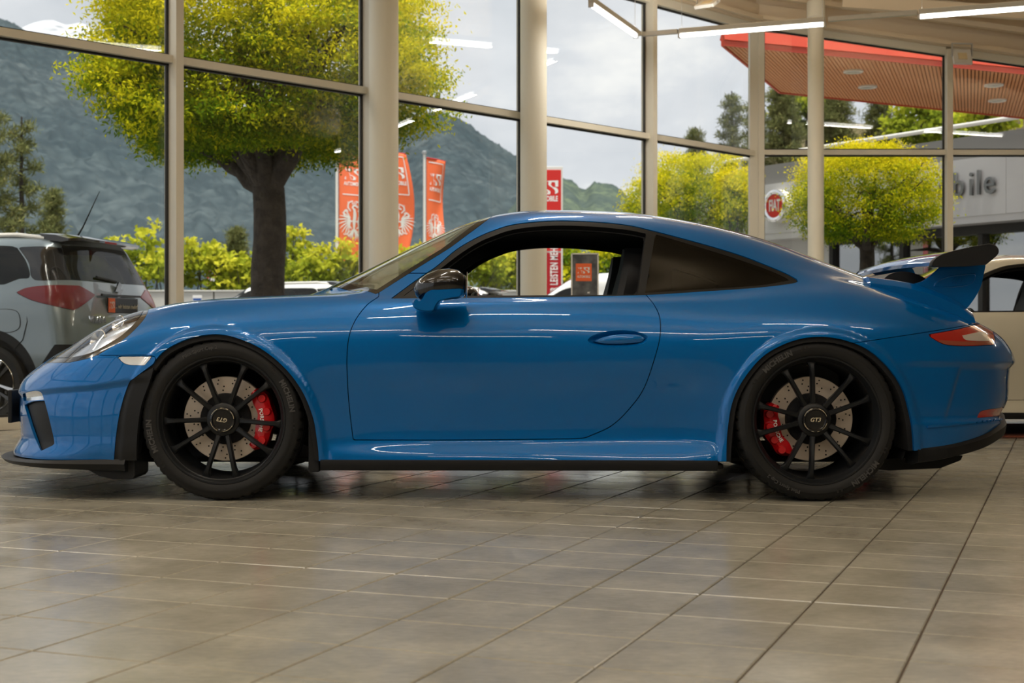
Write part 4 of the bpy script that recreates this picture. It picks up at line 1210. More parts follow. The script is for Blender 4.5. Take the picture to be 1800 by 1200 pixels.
for s in (1, -1):
    mb = MB(); c = np.mean(endp, 0); mm = len(endp)
    for (sc, y) in ((1, .672), (1, .694), (.97, .702)):
        mb.v += [(c[0]+(p[0]-c[0])*sc, -s*y, c[1]+(p[1]-c[1])*sc) for p in endp]
    for i in range(2):
        for k in range(mm): mb.f.append((i*mm+k, i*mm+(k+1) % mm, i*mm+mm+(k+1) % mm, i*mm+mm+k))
    mb.f += [tuple(range(mm))[::-1], tuple(2*mm+k for k in range(mm))]
    e_ = mb.build('wing_end_plate', M['black_plastic'], wg, True); e_['label'] = 'matt black wing end plate'
HU = .56
upr = path([(1598,500),(1622,494),(1640,482),(1657,466),(1668,458)], [(1668,458),(1725,446)], [(1725,446),(1733,462),(1730,482),(1724,505),(1712,527),(1697,546)], [(1697,546),(1690,556),(1640,530),(1598,515)])
for s in (1, -1):
    P = [body_xz(a, b, HU) for a, b in upr]; c = np.mean(P, 0); mm = len(P); mb = MB()
    for (sc, y) in ((.985, HU-.038), (1, HU-.030), (1, HU-.006), (.985, HU)):
        mb.v += [(c[0]+(p[0]-c[0])*sc, -s*y, c[1]+(p[1]-c[1])*sc) for p in P]
    for i in range(3):
        for k in range(mm): mb.f.append((i*mm+k, i*mm+(k+1) % mm, i*mm+mm+(k+1) % mm, i*mm+mm+k))
    mb.f += [tuple(range(mm))[::-1], tuple(3*mm+k for k in range(mm))]
    u = mb.build('wing_upright', M['paint'], wg, True)
    rim = [body_xz(a, b, HU) for a, b in spline2([(1643,503),(1652,492),(1672,485),(1700,482),(1714,482),(1712,491),(1702,500),(1670,504)], 5, True)]
    mb = MB(); mb.tube([(x, -s*(HU-.0005), z) for x, z in rim+rim[:1]], .0032, 6, cap=False); mb.build('badge_outline', M['paint'], u, True)
    x, z = body_xz(1682, 493, HU)
    text_obj('badge_lettering', '4.0', .040, M['paint'], basis((x, -s*HU, z), (s, 0, 0), (0, 0, 1)), u, extrude=.004, bold=.0010, shear=.2)
# duck tail deck between the uprights, with black intake scoop
duck = path([(1520,487),(1560,492),(1600,499),(1640,512),(1675,529),(1700,548)], [(1700,548),(1702,556)], [(1702,556),(1600,545),(1520,505)])
P = [body_xz(a, b, .5) for a, b in duck]; mm = len(P); mb = MB(); c = np.mean(P, 0)
for (dz, y) in ((-.03, -.60), (-.006, -.575), (0, -.55), (.004, 0), (0, .55), (-.006, .575), (-.03, .60)):
    mb.v += [(x, y, z+dz) for x, z in P]
for i in range(6):
    for k in range(mm): mb.f.append((i*mm+k, i*mm+(k+1) % mm, i*mm+mm+(k+1) % mm, i*mm+mm+k))
mb.f += [tuple(range(mm))[::-1], tuple(6*mm+k for k in range(mm))]
dk = mb.build('engine_lid', M['paint'], car, True)
P = [body_xz(a, b, .30) for a, b in [(1545,492),(1560,482),(1580,478),(1605,482),(1628,494),(1628,502),(1545,500)]]
P = [body_xz(a, b, .30) for a, b in path([(1545,493),(1558,483),(1580,478),(1606,483),(1630,496)], [(1630,504),(1545,500)])]
mb = MB(); mb.prism(P, -.36, .36, 'xz'); mb.build('air_scoop', M['black_plastic'], dk)

# wiper
mb = MB(); mb.tube([(-.93, .25, .872), (-.91, -.10, .884), (-.80, -.46, .888)], .006, 8); mb.tube([(-.945, .30, .868), (-.93, .25, .875)], .014, 8); mb.build('wiper', M['black_plastic'], car)

# ---- cabin: two bucket seats, dash, wheel, rear shelf
M['seat'] = mat_p('black_leather', (0.012, 0.012, 0.014), 0.55)
def seat(y):
    t = MB()
    def slab(pts, halfw, thick):
        for i in range(len(pts)-1): pass
    back = [(.34, .32, .25), (.40, .45, .25), (.47, .62, .245), (.52, .78, .225), (.55, .90, .175), (.57, .98, .125), (.58, 1.04, .105), (.585, 1.075, .07)]
    rows = []
    for (x, z, w) in back:
        th = .055
        rows.append([(x-th, y-w, z), (x-th*1.5, y-w*.9, z), (x-th*.6, y, z), (x-th*1.5, y+w*.9, z), (x-th, y+w, z), (x+th*.8, y+w*.8, z), (x+th*1.3, y, z), (x+th*.8, y-w*.8, z)])
    for r in rows: t.v += r
    for i in range(len(rows)-1):
        for k in range(8): t.f.append((i*8+k, i*8+(k+1) % 8, i*8+8+(k+1) % 8, i*8+8+k))
    t.f += [tuple(range(8))[::-1], tuple((len(rows)-1)*8+k for k in range(8))]
    o = t.build('seat_back', M['seat'], car, True)
    t = MB(); t.box(-.12, .40, y-.25, y+.25, .22, .36, .05); t.build('seat_cushion', M['seat'], car, True)
seat(-.36); seat(.36)
mb = MB(); mb.prism([(-.80, .50), (-.80, .80), (-.62, .845), (-.42, .835), (-.30, .78), (-.34, .55)], -.72, .72, 'xz'); mb.build('dashboard', M['seat'], car)
mb = MB(); 
for k in range(1): pass
ring = [(0.178*math.cos(a), 0.178*math.sin(a)) for a in np.linspace(0, 2*math.pi, 33)]
mb.tube([(-.20+.35*q*.5, -.36+p, .715+q*.85) for p, q in ring], .014, 8, cap=False)
mb.tube([(-.20, -.36, .715), (-.40, -.36, .68)], .03, 10); mb.bar((-.20, -.53, .715), (-.20, -.19, .715), .02, .035); mb.build('steering_wheel', M['seat'], car, True)
mb = MB(); mb.prism([(.75, .40), (.70, .70), (.95, .80), (1.4, .82), (1.4, .4)], -.66, .66, 'xz'); mb.build('rear_bench', M['seat'], car)
# ================================================================== outside: ground and mountains
M['asphalt'] = mat_p('asphalt', (0.20, 0.195, 0.185), 0.9, var=(3.0, (0.25, 0.24, 0.225)), bump=(40, 0.3, 0.01))
M['grass'] = mat_p('grass', (0.09, 0.16, 0.035), 0.95, var=(1.5, (0.14, 0.2, 0.05)))
mb = MB(); mb.box(-3000, 3000, 8.0, 9000, -1.2, -0.30); g = mb.build('ground', M['grass']); tag(g, 'green valley floor beyond the car park', kind='structure')
mb = MB(); mb.box(-60, 60, 4.0, 44, -0.29, -0.10); g = mb.build('car_park', M['asphalt']); tag(g, 'dark asphalt car park outside the glass', kind='structure')

def vnoise(x, y, seed=0):
    """smooth value noise on arrays"""
    r = np.random.default_rng(seed).random((256, 256))
    xi = np.floor(x).astype(int); yi = np.floor(y).astype(int); fx = x-xi; fy = y-yi
    fx = fx*fx*(3-2*fx); fy = fy*fy*(3-2*fy)
    g = lambda a, b: r[a % 256, b % 256]
    return (g(xi, yi)*(1-fx)+g(xi+1, yi)*fx)*(1-fy)+(g(xi, yi+1)*(1-fx)+g(xi+1, yi+1)*fx)*fy
def fbm(x, y, oct=5, seed=0):
    s = 0; a = .5
    for k in range(oct): s = s+a*(vnoise(x*2**k, y*2**k, seed+k)-.5); a *= .5
    return s
def mountain(name, ridge, Dr, Db, zb, mat, label, nx=420, nt=120, rough=0.05, fine=0.0, seed=1, px0=-2600, px1=4600, edge=1.5):
    xs = np.interp(np.linspace(0, 1, nx), [0, .18, .82, 1], [px0, -150, 1950, px1])
    rk = np.array(ridge, float); ry = pchip(rk[:, 0], rk[:, 1], xs)
    t = np.linspace(0, 1, nt)[None, :]; ang = (xs-900)/FPX
    D = Dr+(Db-Dr)*t**.85
    zr = CAM_Z+(HORIZON-ry)/FPX*Dr
    Z = zb+(zr[:, None]-zb)*(1-t)**1.12
    X = ang[:, None]*D; Y = np.broadcast_to(D, X.shape)
    sc = Dr/9.0
    env = np.minimum(1, t*5)
    D2 = D*(1+rough*1.6*env*fbm(X/sc+40, Y/sc+40, 5, seed))
    X = ang[:, None]*D2; Y = D2
    Z = Z+env*(zr[:, None]-zb)*rough*2.0*fbm(X/sc*1.7+9, Z/sc*2.5+5, 5, seed+9)
    if fine: Z = Z+fine*(vnoise(X/(fine*.9)+.5*Y/fine, Y/(fine*.9), seed+20)+.6*vnoise(X/(fine*.4), Y/(fine*.4), seed+21)-.8)*np.where(t < .01, edge, 1)
    V = np.stack([X, Y, Z], -1).reshape(-1, 3); idx = np.arange(nx*nt).reshape(nx, nt)
    F = np.stack([idx[:-1, :-1].ravel(), idx[1:, :-1].ravel(), idx[1:, 1:].ravel(), idx[:-1, 1:].ravel()], 1)
    o = mesh_obj(name, V, F, mat, None, smooth=True); tag(o, label, kind='structure'); return o
def mat_forest(name, c1, c2, c3, s1, s2):
    m = bpy.data.materials.new(name); m.use_nodes = True; nt = m.node_tree; b = nt.nodes['Principled BSDF']; L = nt.links.new
    tc = nt.nodes.new('ShaderNodeTexCoord')
    n1 = nt.nodes.new('ShaderNodeTexNoise'); n1.inputs['Scale'].default_value = s1; n1.inputs['Detail'].default_value = 5
    n2 = nt.nodes.new('ShaderNodeTexVoronoi'); n2.inputs['Scale'].default_value = s2
    L(tc.outputs['Object'], n1.inputs['Vector']); L(tc.outputs['Object'], n2.inputs['Vector'])
    r1 = nt.nodes.new('ShaderNodeValToRGB'); r1.color_ramp.elements[0].position = .35; r1.color_ramp.elements[1].position = .68
    r1.color_ramp.elements[0].color = (*c1, 1); r1.color_ramp.elements[1].color = (*c2, 1)
    mx = nt.nodes.new('ShaderNodeMix'); mx.data_type = 'RGBA'; mx.inputs[7].default_value = (*c3, 1)
    mr = nt.nodes.new('ShaderNodeMapRange'); mr.inputs[1].default_value = .1; mr.inputs[2].default_value = .7; mr.inputs[4].default_value = .75
    L(n1.outputs['Fac'], r1.inputs['Fac']); L(n2.outputs['Distance'], mr.inputs[0]); L(mr.outputs[0], mx.inputs[0]); L(r1.outputs['Color'], mx.inputs[6]); L(mx.outputs[2], b.inputs['Base Color'])
    b.inputs['Roughness'].default_value = 1.0; b.inputs['Specular IOR Level'].default_value = 0.0
    return m
M['forest'] = mat_forest('hazy_spruce_forest', (.052, .074, .084), (.095, .118, .126), (.037, .052, .062), .006, .11)  # blue-grey of distance haze is put into the spruce base colour
M['forest2'] = mat_forest('hill_forest', (.075, .10, .095), (.16, .20, .12), (.055, .075, .075), .012, .16)
M['snow'] = mat_forest('snowy_rock', (.16, .18, .21), (.72, .73, .76), (.55, .57, .61), .0042, .02)
mountain('snow_mountain', [(-2600, 300), (-300, 120), (-60, 66), (-10, 62), (35, 50), (62, 39), (90, 35), (118, 44), (140, 40), (170, 56), (260, 120), (420, 230), (800, 420), (4600, 500)], 6200, 4200, 100, M['snow'], 'distant grey mountain with snow on its crest', nx=300, nt=60, rough=.10, seed=5)
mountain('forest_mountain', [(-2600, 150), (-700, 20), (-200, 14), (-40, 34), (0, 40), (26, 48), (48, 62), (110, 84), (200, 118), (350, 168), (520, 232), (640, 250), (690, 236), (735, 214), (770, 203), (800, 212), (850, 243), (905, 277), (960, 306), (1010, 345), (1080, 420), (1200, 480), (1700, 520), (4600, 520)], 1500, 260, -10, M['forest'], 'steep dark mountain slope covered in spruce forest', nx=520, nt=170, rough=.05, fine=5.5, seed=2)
mountain('low_hill', [(-2600, 480), (300, 470), (700, 440), (880, 370), (940, 330), (985, 314), (1008, 322), (1026, 336), (1046, 323), (1070, 326), (1096, 341), (1112, 358), (1160, 368), (1230, 380), (1330, 390), (1600, 400), (4600, 420)], 820, 230, -5, M['forest2'], 'low wooded hill with pale meadows', nx=420, nt=90, rough=.05, fine=3.0, seed=14)
M['bank'] = mat_forest('dry_bank', (.10, .085, .05), (.20, .17, .095), (.06, .05, .03), .25, 1.4)
mountain('wooded_bank', [(-2600, 560), (1180, 560), (1230, 420), (1290, 320), (1350, 252), (1430, 222), (1560, 215), (1700, 200), (1900, 180), (2500, 160), (4600, 150)], 74, 46, 0, M['bank'], 'dry brown bank behind the neighbouring building', nx=260, nt=50, rough=.08, fine=.5, seed=8)

# ================================================================== plants
def mat_leaf(name, stops, trans=0.45, rough=0.5):
    m = bpy.data.materials.new(name); m.use_nodes = True; nt = m.node_tree; nt.nodes.clear(); L = nt.links.new
    out = nt.nodes.new('ShaderNodeOutputMaterial'); mix = nt.nodes.new('ShaderNodeMixShader'); mix.inputs[0].default_value = trans
    d = nt.nodes.new('ShaderNodeBsdfDiffuse'); t = nt.nodes.new('ShaderNodeBsdfTranslucent')
    at = nt.nodes.new('ShaderNodeAttribute'); at.attribute_name = 'tint'
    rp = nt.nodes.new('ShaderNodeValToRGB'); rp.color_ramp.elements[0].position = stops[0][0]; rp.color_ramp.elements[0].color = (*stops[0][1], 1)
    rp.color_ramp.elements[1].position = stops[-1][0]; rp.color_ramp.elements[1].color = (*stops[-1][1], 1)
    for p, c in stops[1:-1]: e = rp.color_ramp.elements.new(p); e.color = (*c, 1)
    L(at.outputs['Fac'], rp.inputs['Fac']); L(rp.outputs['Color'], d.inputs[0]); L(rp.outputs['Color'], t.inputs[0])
    L(d.outputs[0], mix.inputs[1]); L(t.outputs[0], mix.inputs[2]); L(mix.outputs[0], out.inputs['Surface'])
    return m
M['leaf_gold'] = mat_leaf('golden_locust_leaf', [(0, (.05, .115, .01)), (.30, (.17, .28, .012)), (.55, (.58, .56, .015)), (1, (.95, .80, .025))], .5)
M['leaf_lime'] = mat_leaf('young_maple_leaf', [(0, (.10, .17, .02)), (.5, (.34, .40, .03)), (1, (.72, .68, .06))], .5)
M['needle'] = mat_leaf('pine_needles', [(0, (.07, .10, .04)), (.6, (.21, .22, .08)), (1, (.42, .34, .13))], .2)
M['bark'] = mat_p('dark_bark', (.030, .024, .020), .95, bump=(18, 1.0, .05), var=(9, (.055, .044, .036)))

def leaf_cloud(name, C, mat, parent, size, aspect=.42, droop=.3, tints=None, jitter=.35, up=.5):
    """C: (n,3) leaf positions; elongated folded leaves of two triangles each"""
    n = len(C); r = np.random.default_rng(len(name)*7+n)
    d = r.normal(size=(n, 3)); d[:, 2] -= droop; d /= np.linalg.norm(d, axis=1, keepdims=True)
    nrm = r.normal(size=(n, 3)); nrm[:, 2] += up*2; 
    sd = np.cross(d, nrm); sd /= (np.linalg.norm(sd, axis=1, keepdims=True)+1e-9)
    nn = np.cross(sd, d)
    L = size*(1+jitter*(r.random(n)*2-1))[:, None]; W = L*aspect
    V = np.stack([C, C+d*L*.5+sd*W*.5+nn*L*.06, C+d*L-nn*L*.08, C+d*L*.5-sd*W*.5+nn*L*.06], 1).reshape(-1, 3)
    me = bpy.data.meshes.new(name); me.vertices.add(4*n); me.vertices.foreach_set('co', V.astype(np.float32).ravel())
    me.loops.add(4*n); me.loops.foreach_set('vertex_index', np.arange(4*n, dtype=np.int32))
    me.polygons.add(n); me.polygons.foreach_set('loop_start', np.arange(0, 4*n, 4, dtype=np.int32))
    try: me.polygons.foreach_set('loop_total', np.full(n, 4, dtype=np.int32))
    except Exception: pass
    at = me.attributes.new('tint', 'FLOAT', 'FACE'); at.data.foreach_set('value', (tints if tints is not None else r.random(n)).astype(np.float32))
    me.materials.append(mat); me.update(calc_edges=True); me.validate()
    o = link(bpy.data.objects.new(name, me), parent); o['kind'] = 'stuff'; return o

def clump_crown(c, rad, nclump, per, spread, seed, shell=.55, flat_bottom=None, boxy=2.0):
    r = np.random.default_rng(seed)
    d = r.normal(size=(nclump, 3)); d /= np.linalg.norm(d, axis=1, keepdims=True)
    rr = (shell**3+(1-shell**3)*r.random(nclump))**(1/3)
    # lumpy outline
    lump = .98+.07*np.sin(d[:, 0]*5+seed)+.07*np.sin(d[:, 1]*6+2*seed)+.06*np.sin(d[:, 2]*7+d[:, 0]*4)
    box = (np.abs(d)**boxy).sum(1)**(-1/boxy)
    P = d*(rr*lump*box)[:, None]
    if flat_bottom is not None: P[:, 2] = np.maximum(P[:, 2], flat_bottom+.15*r.random(nclump))
    base_t = r.random(nclump)
    P3 = P*np.array(rad)+np.array(c)
    pts = np.repeat(P3, per, 0)+r.normal(size=(nclump*per, 3))*spread*np.array((1.15, 1.15, .50))
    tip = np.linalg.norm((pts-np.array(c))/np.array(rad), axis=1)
    tint = np.clip(-.04+.44*np.repeat(base_t, per)+.20*r.random(nclump*per)+.44*np.clip(tip-.5, 0, 1)+.26*np.clip((pts[:, 2]-c[2])/rad[2], -1, 1), 0, 1)  # young yellow tips, plus top light and inner shade put into leaf colour
    return P3, pts, tint
def limb(mb, a, b, r0, r1, seed, n=6, wob=.12, sides=9):
    r = np.random.default_rng(seed); a = np.array(a, float); b = np.array(b, float); L = np.linalg.norm(b-a)
    pts = []; rad = []
    for k in range(n+1):
        t = k/n; p = a+(b-a)*t+r.normal(size=3)*wob*L*.18*math.sin(math.pi*t); pts.append(p); rad.append(r0+(r1-r0)*t)
    mb.tube(pts, rad, sides)
    return pts
def round_tree(px, D, base_z, fork_py, crown, rad, label, nclump, per, leaf, seed, tr=.2, spread=.16, mat='leaf_gold', group='golden leaved trees outside', lean=0.0, cat='tree', nlimb=7, shell=.55, name='ball_crowned_tree', flat=None):
    X = (px-900)/FPX*D; c = at_px(crown[0], crown[1], D); fz = at_px(px, fork_py, D)[2]
    t = empty(name, (X, D, base_z)); tag(t, label, cat, group)
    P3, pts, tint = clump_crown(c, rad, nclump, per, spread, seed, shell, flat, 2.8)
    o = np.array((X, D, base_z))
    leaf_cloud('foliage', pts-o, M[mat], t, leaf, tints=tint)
    mb = MB(); k = 8
    limb(mb, (0, 0, 0), (lean, 0, fz-base_z), tr*1.12, tr*.98, seed, 8, .06, 14)
    mb.build('trunk', M['bark'], t, True)
    rr = np.random.default_rng(seed+3); top = np.array((lean, 0, fz-base_z))
    order = np.argsort(P3[:, 0]); 
    for i in range(nlimb):
        tgt = P3[order[int((i+.5)/nlimb*len(order))]]-o; tgt = tgt*.92+np.array((c[0], c[1], c[2]))*.0+top*.0
        mid = top+(tgt-top)*.5+np.array((0, 0, .18*np.linalg.norm(tgt-top)*(.2+rr.random()*.5)))
        mbb = MB(); limb(mbb, top-np.array((0, 0, .06)), mid, tr*.66, tr*.42, seed+i, 5, .10, 10); limb(mbb, mid, tgt, tr*.42, tr*.12, seed+40+i, 5, .12, 8)
        for j in range(3):
            q = P3[rr.integers(len(P3))]-o
            if np.linalg.norm(q-mid) < 1.3*max(rad): limb(mbb, mid, q, tr*.22, tr*.06, seed+80+i*5+j, 4, .15, 6)
        mbb.build('branch', M['bark'], t, True)
    return t
# the big tree in front of the glass
round_tree(472, 18.0, -.1, 330, (455, 105), (2.14, 2.0, 1.42), 'large tree with a wide golden green crown and thick dark trunk beyond the left windows', 1900, 95, .058, 3, tr=.205, spread=.12, nlimb=9, shell=.62, flat=-.86)
round_tree(1215, 32.0, -.1, 420, (1218, 338), (1.14, 1.2, .88), 'yellow green ball tree left of the corner post', 420, 70, .055, 5, tr=.12, spread=.12, shell=.5)
round_tree(1130, 35.0, -.1, 420, (1150, 350), (.62, .7, .62), 'small yellow green tree beside the thin mullion', 170, 60, .06, 6, tr=.08, spread=.11, shell=.5)
round_tree(1290, 31.0, -.1, 440, (1292, 352), (.34, .5, .72), 'narrow yellow tree behind the corner post', 170, 60, .06, 16, tr=.08, spread=.11, shell=.5)
round_tree(1524, 20.2, -.1, 432, (1520, 346), (1.0, 1.0, .76), 'golden ball tree in front of the neighbouring building', 620, 80, .042, 9, tr=.105, spread=.09, nlimb=9, shell=.55, flat=-.8)

# young maples along the road wall
shr = [(188, 462, 46, 50, 43.5), (255, 456, 56, 66, 43), (306, 470, 40, 60, 45), (352, 472, 52, 56, 45.5), (398, 478, 36, 48, 45), (432, 486, 34, 44, 44.5), (508, 455, 42, 62, 45), (546, 480, 46, 42, 44), (596, 474, 48, 46, 45), (640, 486, 46, 40, 45.5), (720, 470, 40, 44, 45), (852, 470, 40, 46, 45), (886, 482, 40, 40, 46), (935, 476, 46, 50, 46)]
where = ['by the grey car antenna', 'tallest one behind the grey car', 'behind the left mullion', 'left of the speed limit sign', 'right behind the speed limit sign', 'left of the big trunk', 'right of the big trunk', 'left of the first flag pole', 'under the first orange flag', 'behind the thick left column', 'under the second orange flag', 'seen left through the car window', 'beside the second column through the car window', 'behind the second column']
for i, (px, py, w, h, D) in enumerate(shr):
    k = D/FPX; c = at_px(px, py, D); r_ = (w*k, w*k*.9, h*k)
    base = .6
    t = empty('young_maple', (c[0], D, base)); tag(t, 'lime green young maple, ' + where[i], 'shrub', 'young maples along the road')
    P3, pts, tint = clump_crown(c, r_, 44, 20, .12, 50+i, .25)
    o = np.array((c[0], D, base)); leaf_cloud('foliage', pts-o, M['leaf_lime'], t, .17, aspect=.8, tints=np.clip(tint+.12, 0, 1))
    for j in range(6):
        q = P3[j*7]-o; mbb = MB(); limb(mbb, (0, 0, 0), q, .035, .012, 60+i*7+j, 5, .1, 6); mbb.build('stem', M['bark'], t)

def pine(px, D, base_z, top_py, width_px, label, seed, sparse=1.0, name='pine_tree'):
    X = (px-900)/FPX*D; zt = at_px(px, top_py, D)[2]; H = zt-base_z; W = width_px/FPX*D/2
    t = empty(name, (X, D, base_z)); tag(t, label, 'tree', 'pines outside')
    r = np.random.default_rng(seed); pts = []; tint = []
    mb = MB(); limb(mb, (0, 0, 0), (0, 0, H), .05+H*.014, .02, seed, 8, .02, 9); mb.build('trunk', M['bark'], t, True)
    nb = int(46*sparse); mbb = MB()
    for i in range(nb):
        f = .12+.86*i/nb; a = i*2.4+r.random(); L = W*(1-f)**.62*(.6+.5*r.random())+.12; z = f*H
        tip = np.array((math.cos(a)*L, math.sin(a)*L, z+L*(.25 if f > .4 else -.05))); root = np.array((0, 0, z))
        mbb.tube([root, tip], [.022, .006], 5)
        for j in range(int(26*L/W*sparse)+8):
            s = .25+.75*r.random(); p = root+(tip-root)*s; pts.append(p[None]+r.normal(size=(16, 3))*np.array((.12, .12, .08))*(.6+W*.25)); tint.append(np.clip(r.random(16)*.45+.25*(r.random()+s*.5), 0, 1))
    mbb.build('branch', M['bark'], t)
    leaf_cloud('needles', np.concatenate(pts), M['needle'], t, .17+.02*W, aspect=.13, droop=-.5, tints=np.concatenate(tint), up=.0)
pine(38, 36, -.2, 205, 150, 'tall thin pine left of the big tree', 1, .6)
pine(-14, 35, -.2, 190, 130, 'tall pine cut by the left picture edge', 2, .6)
pine(92, 46, -.2, 330, 70, 'short pine right of the tall thin pine', 3)
pine(415, 47, .4, 400, 46, 'small dark pine among the young maples', 4)
pine(1286, 52, 2, 160, 90, 'pale spindly pine left of the corner post', 5)
pine(1222, 56, 2, 222, 70, 'lower pine at the left end of the bank', 6)
pine(1376, 50, 4, 138, 120, 'broad pine under the red canopy tip', 7, 1.3)
pine(1470, 54, 5, 150, 130, 'dark pine under the middle of the canopy', 8, 1.3)
pine(1545, 55, 5, 165, 110, 'dark pine right of the slim column', 9, 1.2)
pine(1326, 57, 3, 170, 90, 'pine right behind the corner post', 10)
for i, (px, py, w, h, D, lb) in enumerate(((1622, 212, 62, 40, 50, 'lime green tree under the right half of the canopy'), (1690, 222, 60, 36, 52, 'lime green tree behind the right mullion'), (1420, 190, 50, 46, 58, 'light green tree between the pines'), (1740, 205, 30, 30, 48, 'small lime tree by the roof railing'), (960, 470, 60, 60, 50, 'bushy green tree beside the sign pylon'), (1080, 480, 70, 70, 52, 'dark green tree seen through the car window'))):
    k = D/FPX; c = at_px(px, py, D); base = max(-.2, c[2]-h*k*2.2)
    t = empty('broadleaf_tree', (c[0], D, base)); tag(t, lb, 'tree', 'broadleaf trees outside')
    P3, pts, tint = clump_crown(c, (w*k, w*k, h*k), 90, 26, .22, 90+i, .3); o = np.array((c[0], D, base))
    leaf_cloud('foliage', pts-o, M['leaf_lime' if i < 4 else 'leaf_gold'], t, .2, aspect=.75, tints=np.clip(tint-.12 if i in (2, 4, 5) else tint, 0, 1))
    mbb = MB(); limb(mbb, (0, 0, 0), (0, 0, c[2]-base), .10, .05, 3, 5, .05, 8); mbb.build('trunk', M['bark'], t, True)
# ================================================================== outside: wall, signs, flags, pylon
M['concrete'] = mat_p('pale_concrete', (.50, .49, .46), .85, bump=(20, .2, .01))
M['sign_red'] = mat_p('sign_red', (.55, .012, .012), .45)
M['orange'] = mat_p('orange_flag', (.88, .16, .05), .7)
M['logo_red'] = mat_p('pylon_red', (.62, .020, .016), .4)
M['galv'] = mat_p('galvanised_steel', (.42, .43, .44), .45, .7)
M['blue_print'] = mat_p('blue_print', (.02, .08, .30), .5)
M['ink'] = mat_p('black_ink', (.01, .01, .01), .6)
W_ = empty('road_wall', at_px(300, 620, 40.5)[:2] + (0,)); tag(W_, 'long white panelled wall along the road', 'wall')
for k in range(9):
    x0 = -12 + k*2.65
    mb = MB(); mb.box(x0+.02, x0+2.63, -.12, .12, -.1, 1.93, .015); o = mb.build('wall_panel', M['concrete'], W_)
mb = MB(); mb.box(-12, 11.85, -.16, .16, 1.93, 1.98, .01); mb.build('coping', M['concrete'], W_)
mb = MB(); x = at_px(347, 523, 40.38)[0]-W_.location.x; mb.box(x-.13, x+.13, -.14, -.125, 1.66, 1.84); o = mb.build('notice_plate', M['white'], W_); mb = MB(); mb.box(x-.12, x+.12, -.142, -.139, 1.68, 1.75); mb.build('notice_band', M['blue_print'], W_)

def road_sign(px, py, D, r, label):
    c = at_px(px, py, D); t = empty('road_sign', (c[0], D, c[2])); tag(t, label, 'road sign', 'round road signs')
    mb = MB(); mb.lathe([(0, 0), (r, 0), (r, .02), (0, .02)], 40, 'y'); mb.build('plate', M['white'], t)
    mb = MB(); mb.lathe([(r*.76, -.004), (r, -.004), (r, -.001), (r*.76, -.001)], 40, 'y', close=True); mb.build('rim', M['sign_red'], t)
    return t
RS = 62.0; rr_ = 12.3/FPX*RS
s1 = road_sign(372, 467, RS, rr_, 'round speed limit sign reading 80')
text_obj('number', '80', rr_*1.25, M['ink'], basis((0, -.006, 0), (1, 0, 0), (0, 0, 1)), s1, bold=.012)
s2 = road_sign(374, 495, RS-.05, rr_, 'round no overtaking sign below the speed limit sign')
def mini_car(x, mat, nm):
    mb = MB(); w = rr_*.20
    mb.prism([(x-w*1.15, -w*.7), (x+w*1.15, -w*.7), (x+w*1.15, w*.1), (x+w*.75, w*.15), (x+w*.55, w*.75), (x-w*.55, w*.75), (x-w*.75, w*.15), (x-w*1.15, w*.1)], -.006, -.003, 'xz'); mb.box(x-w, x-w*.5, -.006, -.003, -w*1.05, -w*.7); mb.box(x+w*.5, x+w, -.006, -.003, -w*1.05, -w*.7)
    mb.build(nm, mat, s2)
mini_car(-rr_*.30, M['sign_red'], 'red_car_symbol'); mini_car(rr_*.32, M['ink'], 'black_car_symbol')
mb = MB(); c = at_px(373, 480, RS+.06); mb.tube([(c[0], c[1], -.3), (c[0], c[1], c[2]+.9)], .038, 12); o = mb.build('sign_post', M['galv'], None, True); tag(o, 'grey post carrying the two round road signs', 'post')

# the monogram used on flags, pylon, poster and plate: white counter shapes (u, v in -1..1)
LOGO = [[(385,245),(450,226),(655,220),(655,360),(592,360),(588,300),(580,258),(510,256),(494,290),(494,325),(530,364),(600,378),(640,405),(656,445),(650,488),(610,515),(578,520),(590,480),(578,435),(520,382),(455,340),(430,310),(432,275),(452,252)],
        [(320,384),(400,418),(462,450),(482,480),(470,530),(380,535),(412,505),(420,470),(402,440),(330,402)],
        [(262,240),(350,230),(356,256),(328,300),(312,325),(300,290),(285,262)], [(308,318),(316,316),(366,528),(356,530)],
        [(196,242),(240,238),(262,300),(250,318),(225,262)], [(196,535),(214,470),(226,440),(236,535)]]
LOGO = [[((x-428)/228., (378-y)/158.) for x, y in P] for P in LOGO]
def logo_obj(name, f, mat, parent):
    mb = MB()
    for P in LOGO: mb.add([f(u, v) for u, v in P], [tuple(range(len(P)))[::-1]])
    me = bpy.data.meshes.new(name); me.from_pydata(mb.v, [], mb.f); me.materials.append(mat); me.update()
    return link(bpy.data.objects.new(name, me), parent)
def fit_text(name, body, w, h, mat, M4, parent, **kw):
    me = text_mesh(body, 1.0, **kw); co = np.array([v.co[:] for v in me.vertices]); lo, hi = co.min(0), co.max(0)
    for v in me.vertices: v.co.x = (v.co.x-(lo[0]+hi[0])/2)*w/(hi[0]-lo[0]); v.co.y = (v.co.y-(lo[1]+hi[1])/2)*h/(hi[1]-lo[1])
    me.transform(M4); me.materials.append(mat); me.name = name
    return link(bpy.data.objects.new(name, me), parent)
def ribbon(pts, w, f, mb):
    """flat stroke drawn in unit coordinates and mapped through f(u, v)"""
    P = np.array(pts, float); d = np.gradient(P, axis=0); n = np.stack([-d[:, 1], d[:, 0]], 1); n /= (np.linalg.norm(n, axis=1, keepdims=True)+1e-9)
    ww = np.array(w if hasattr(w, '__len__') else [w]*len(P))[:, None]/2
    A = P+n*ww; B = P-n*ww; o = len(mb.v)
    for a, b in zip(A, B): mb.v.append(tuple(f(*a))); mb.v.append(tuple(f(*b)))
    for i in range(len(P)-1): mb.f.append((o+2*i, o+2*i+1, o+2*i+3, o+2*i+2))
EAGLE = []
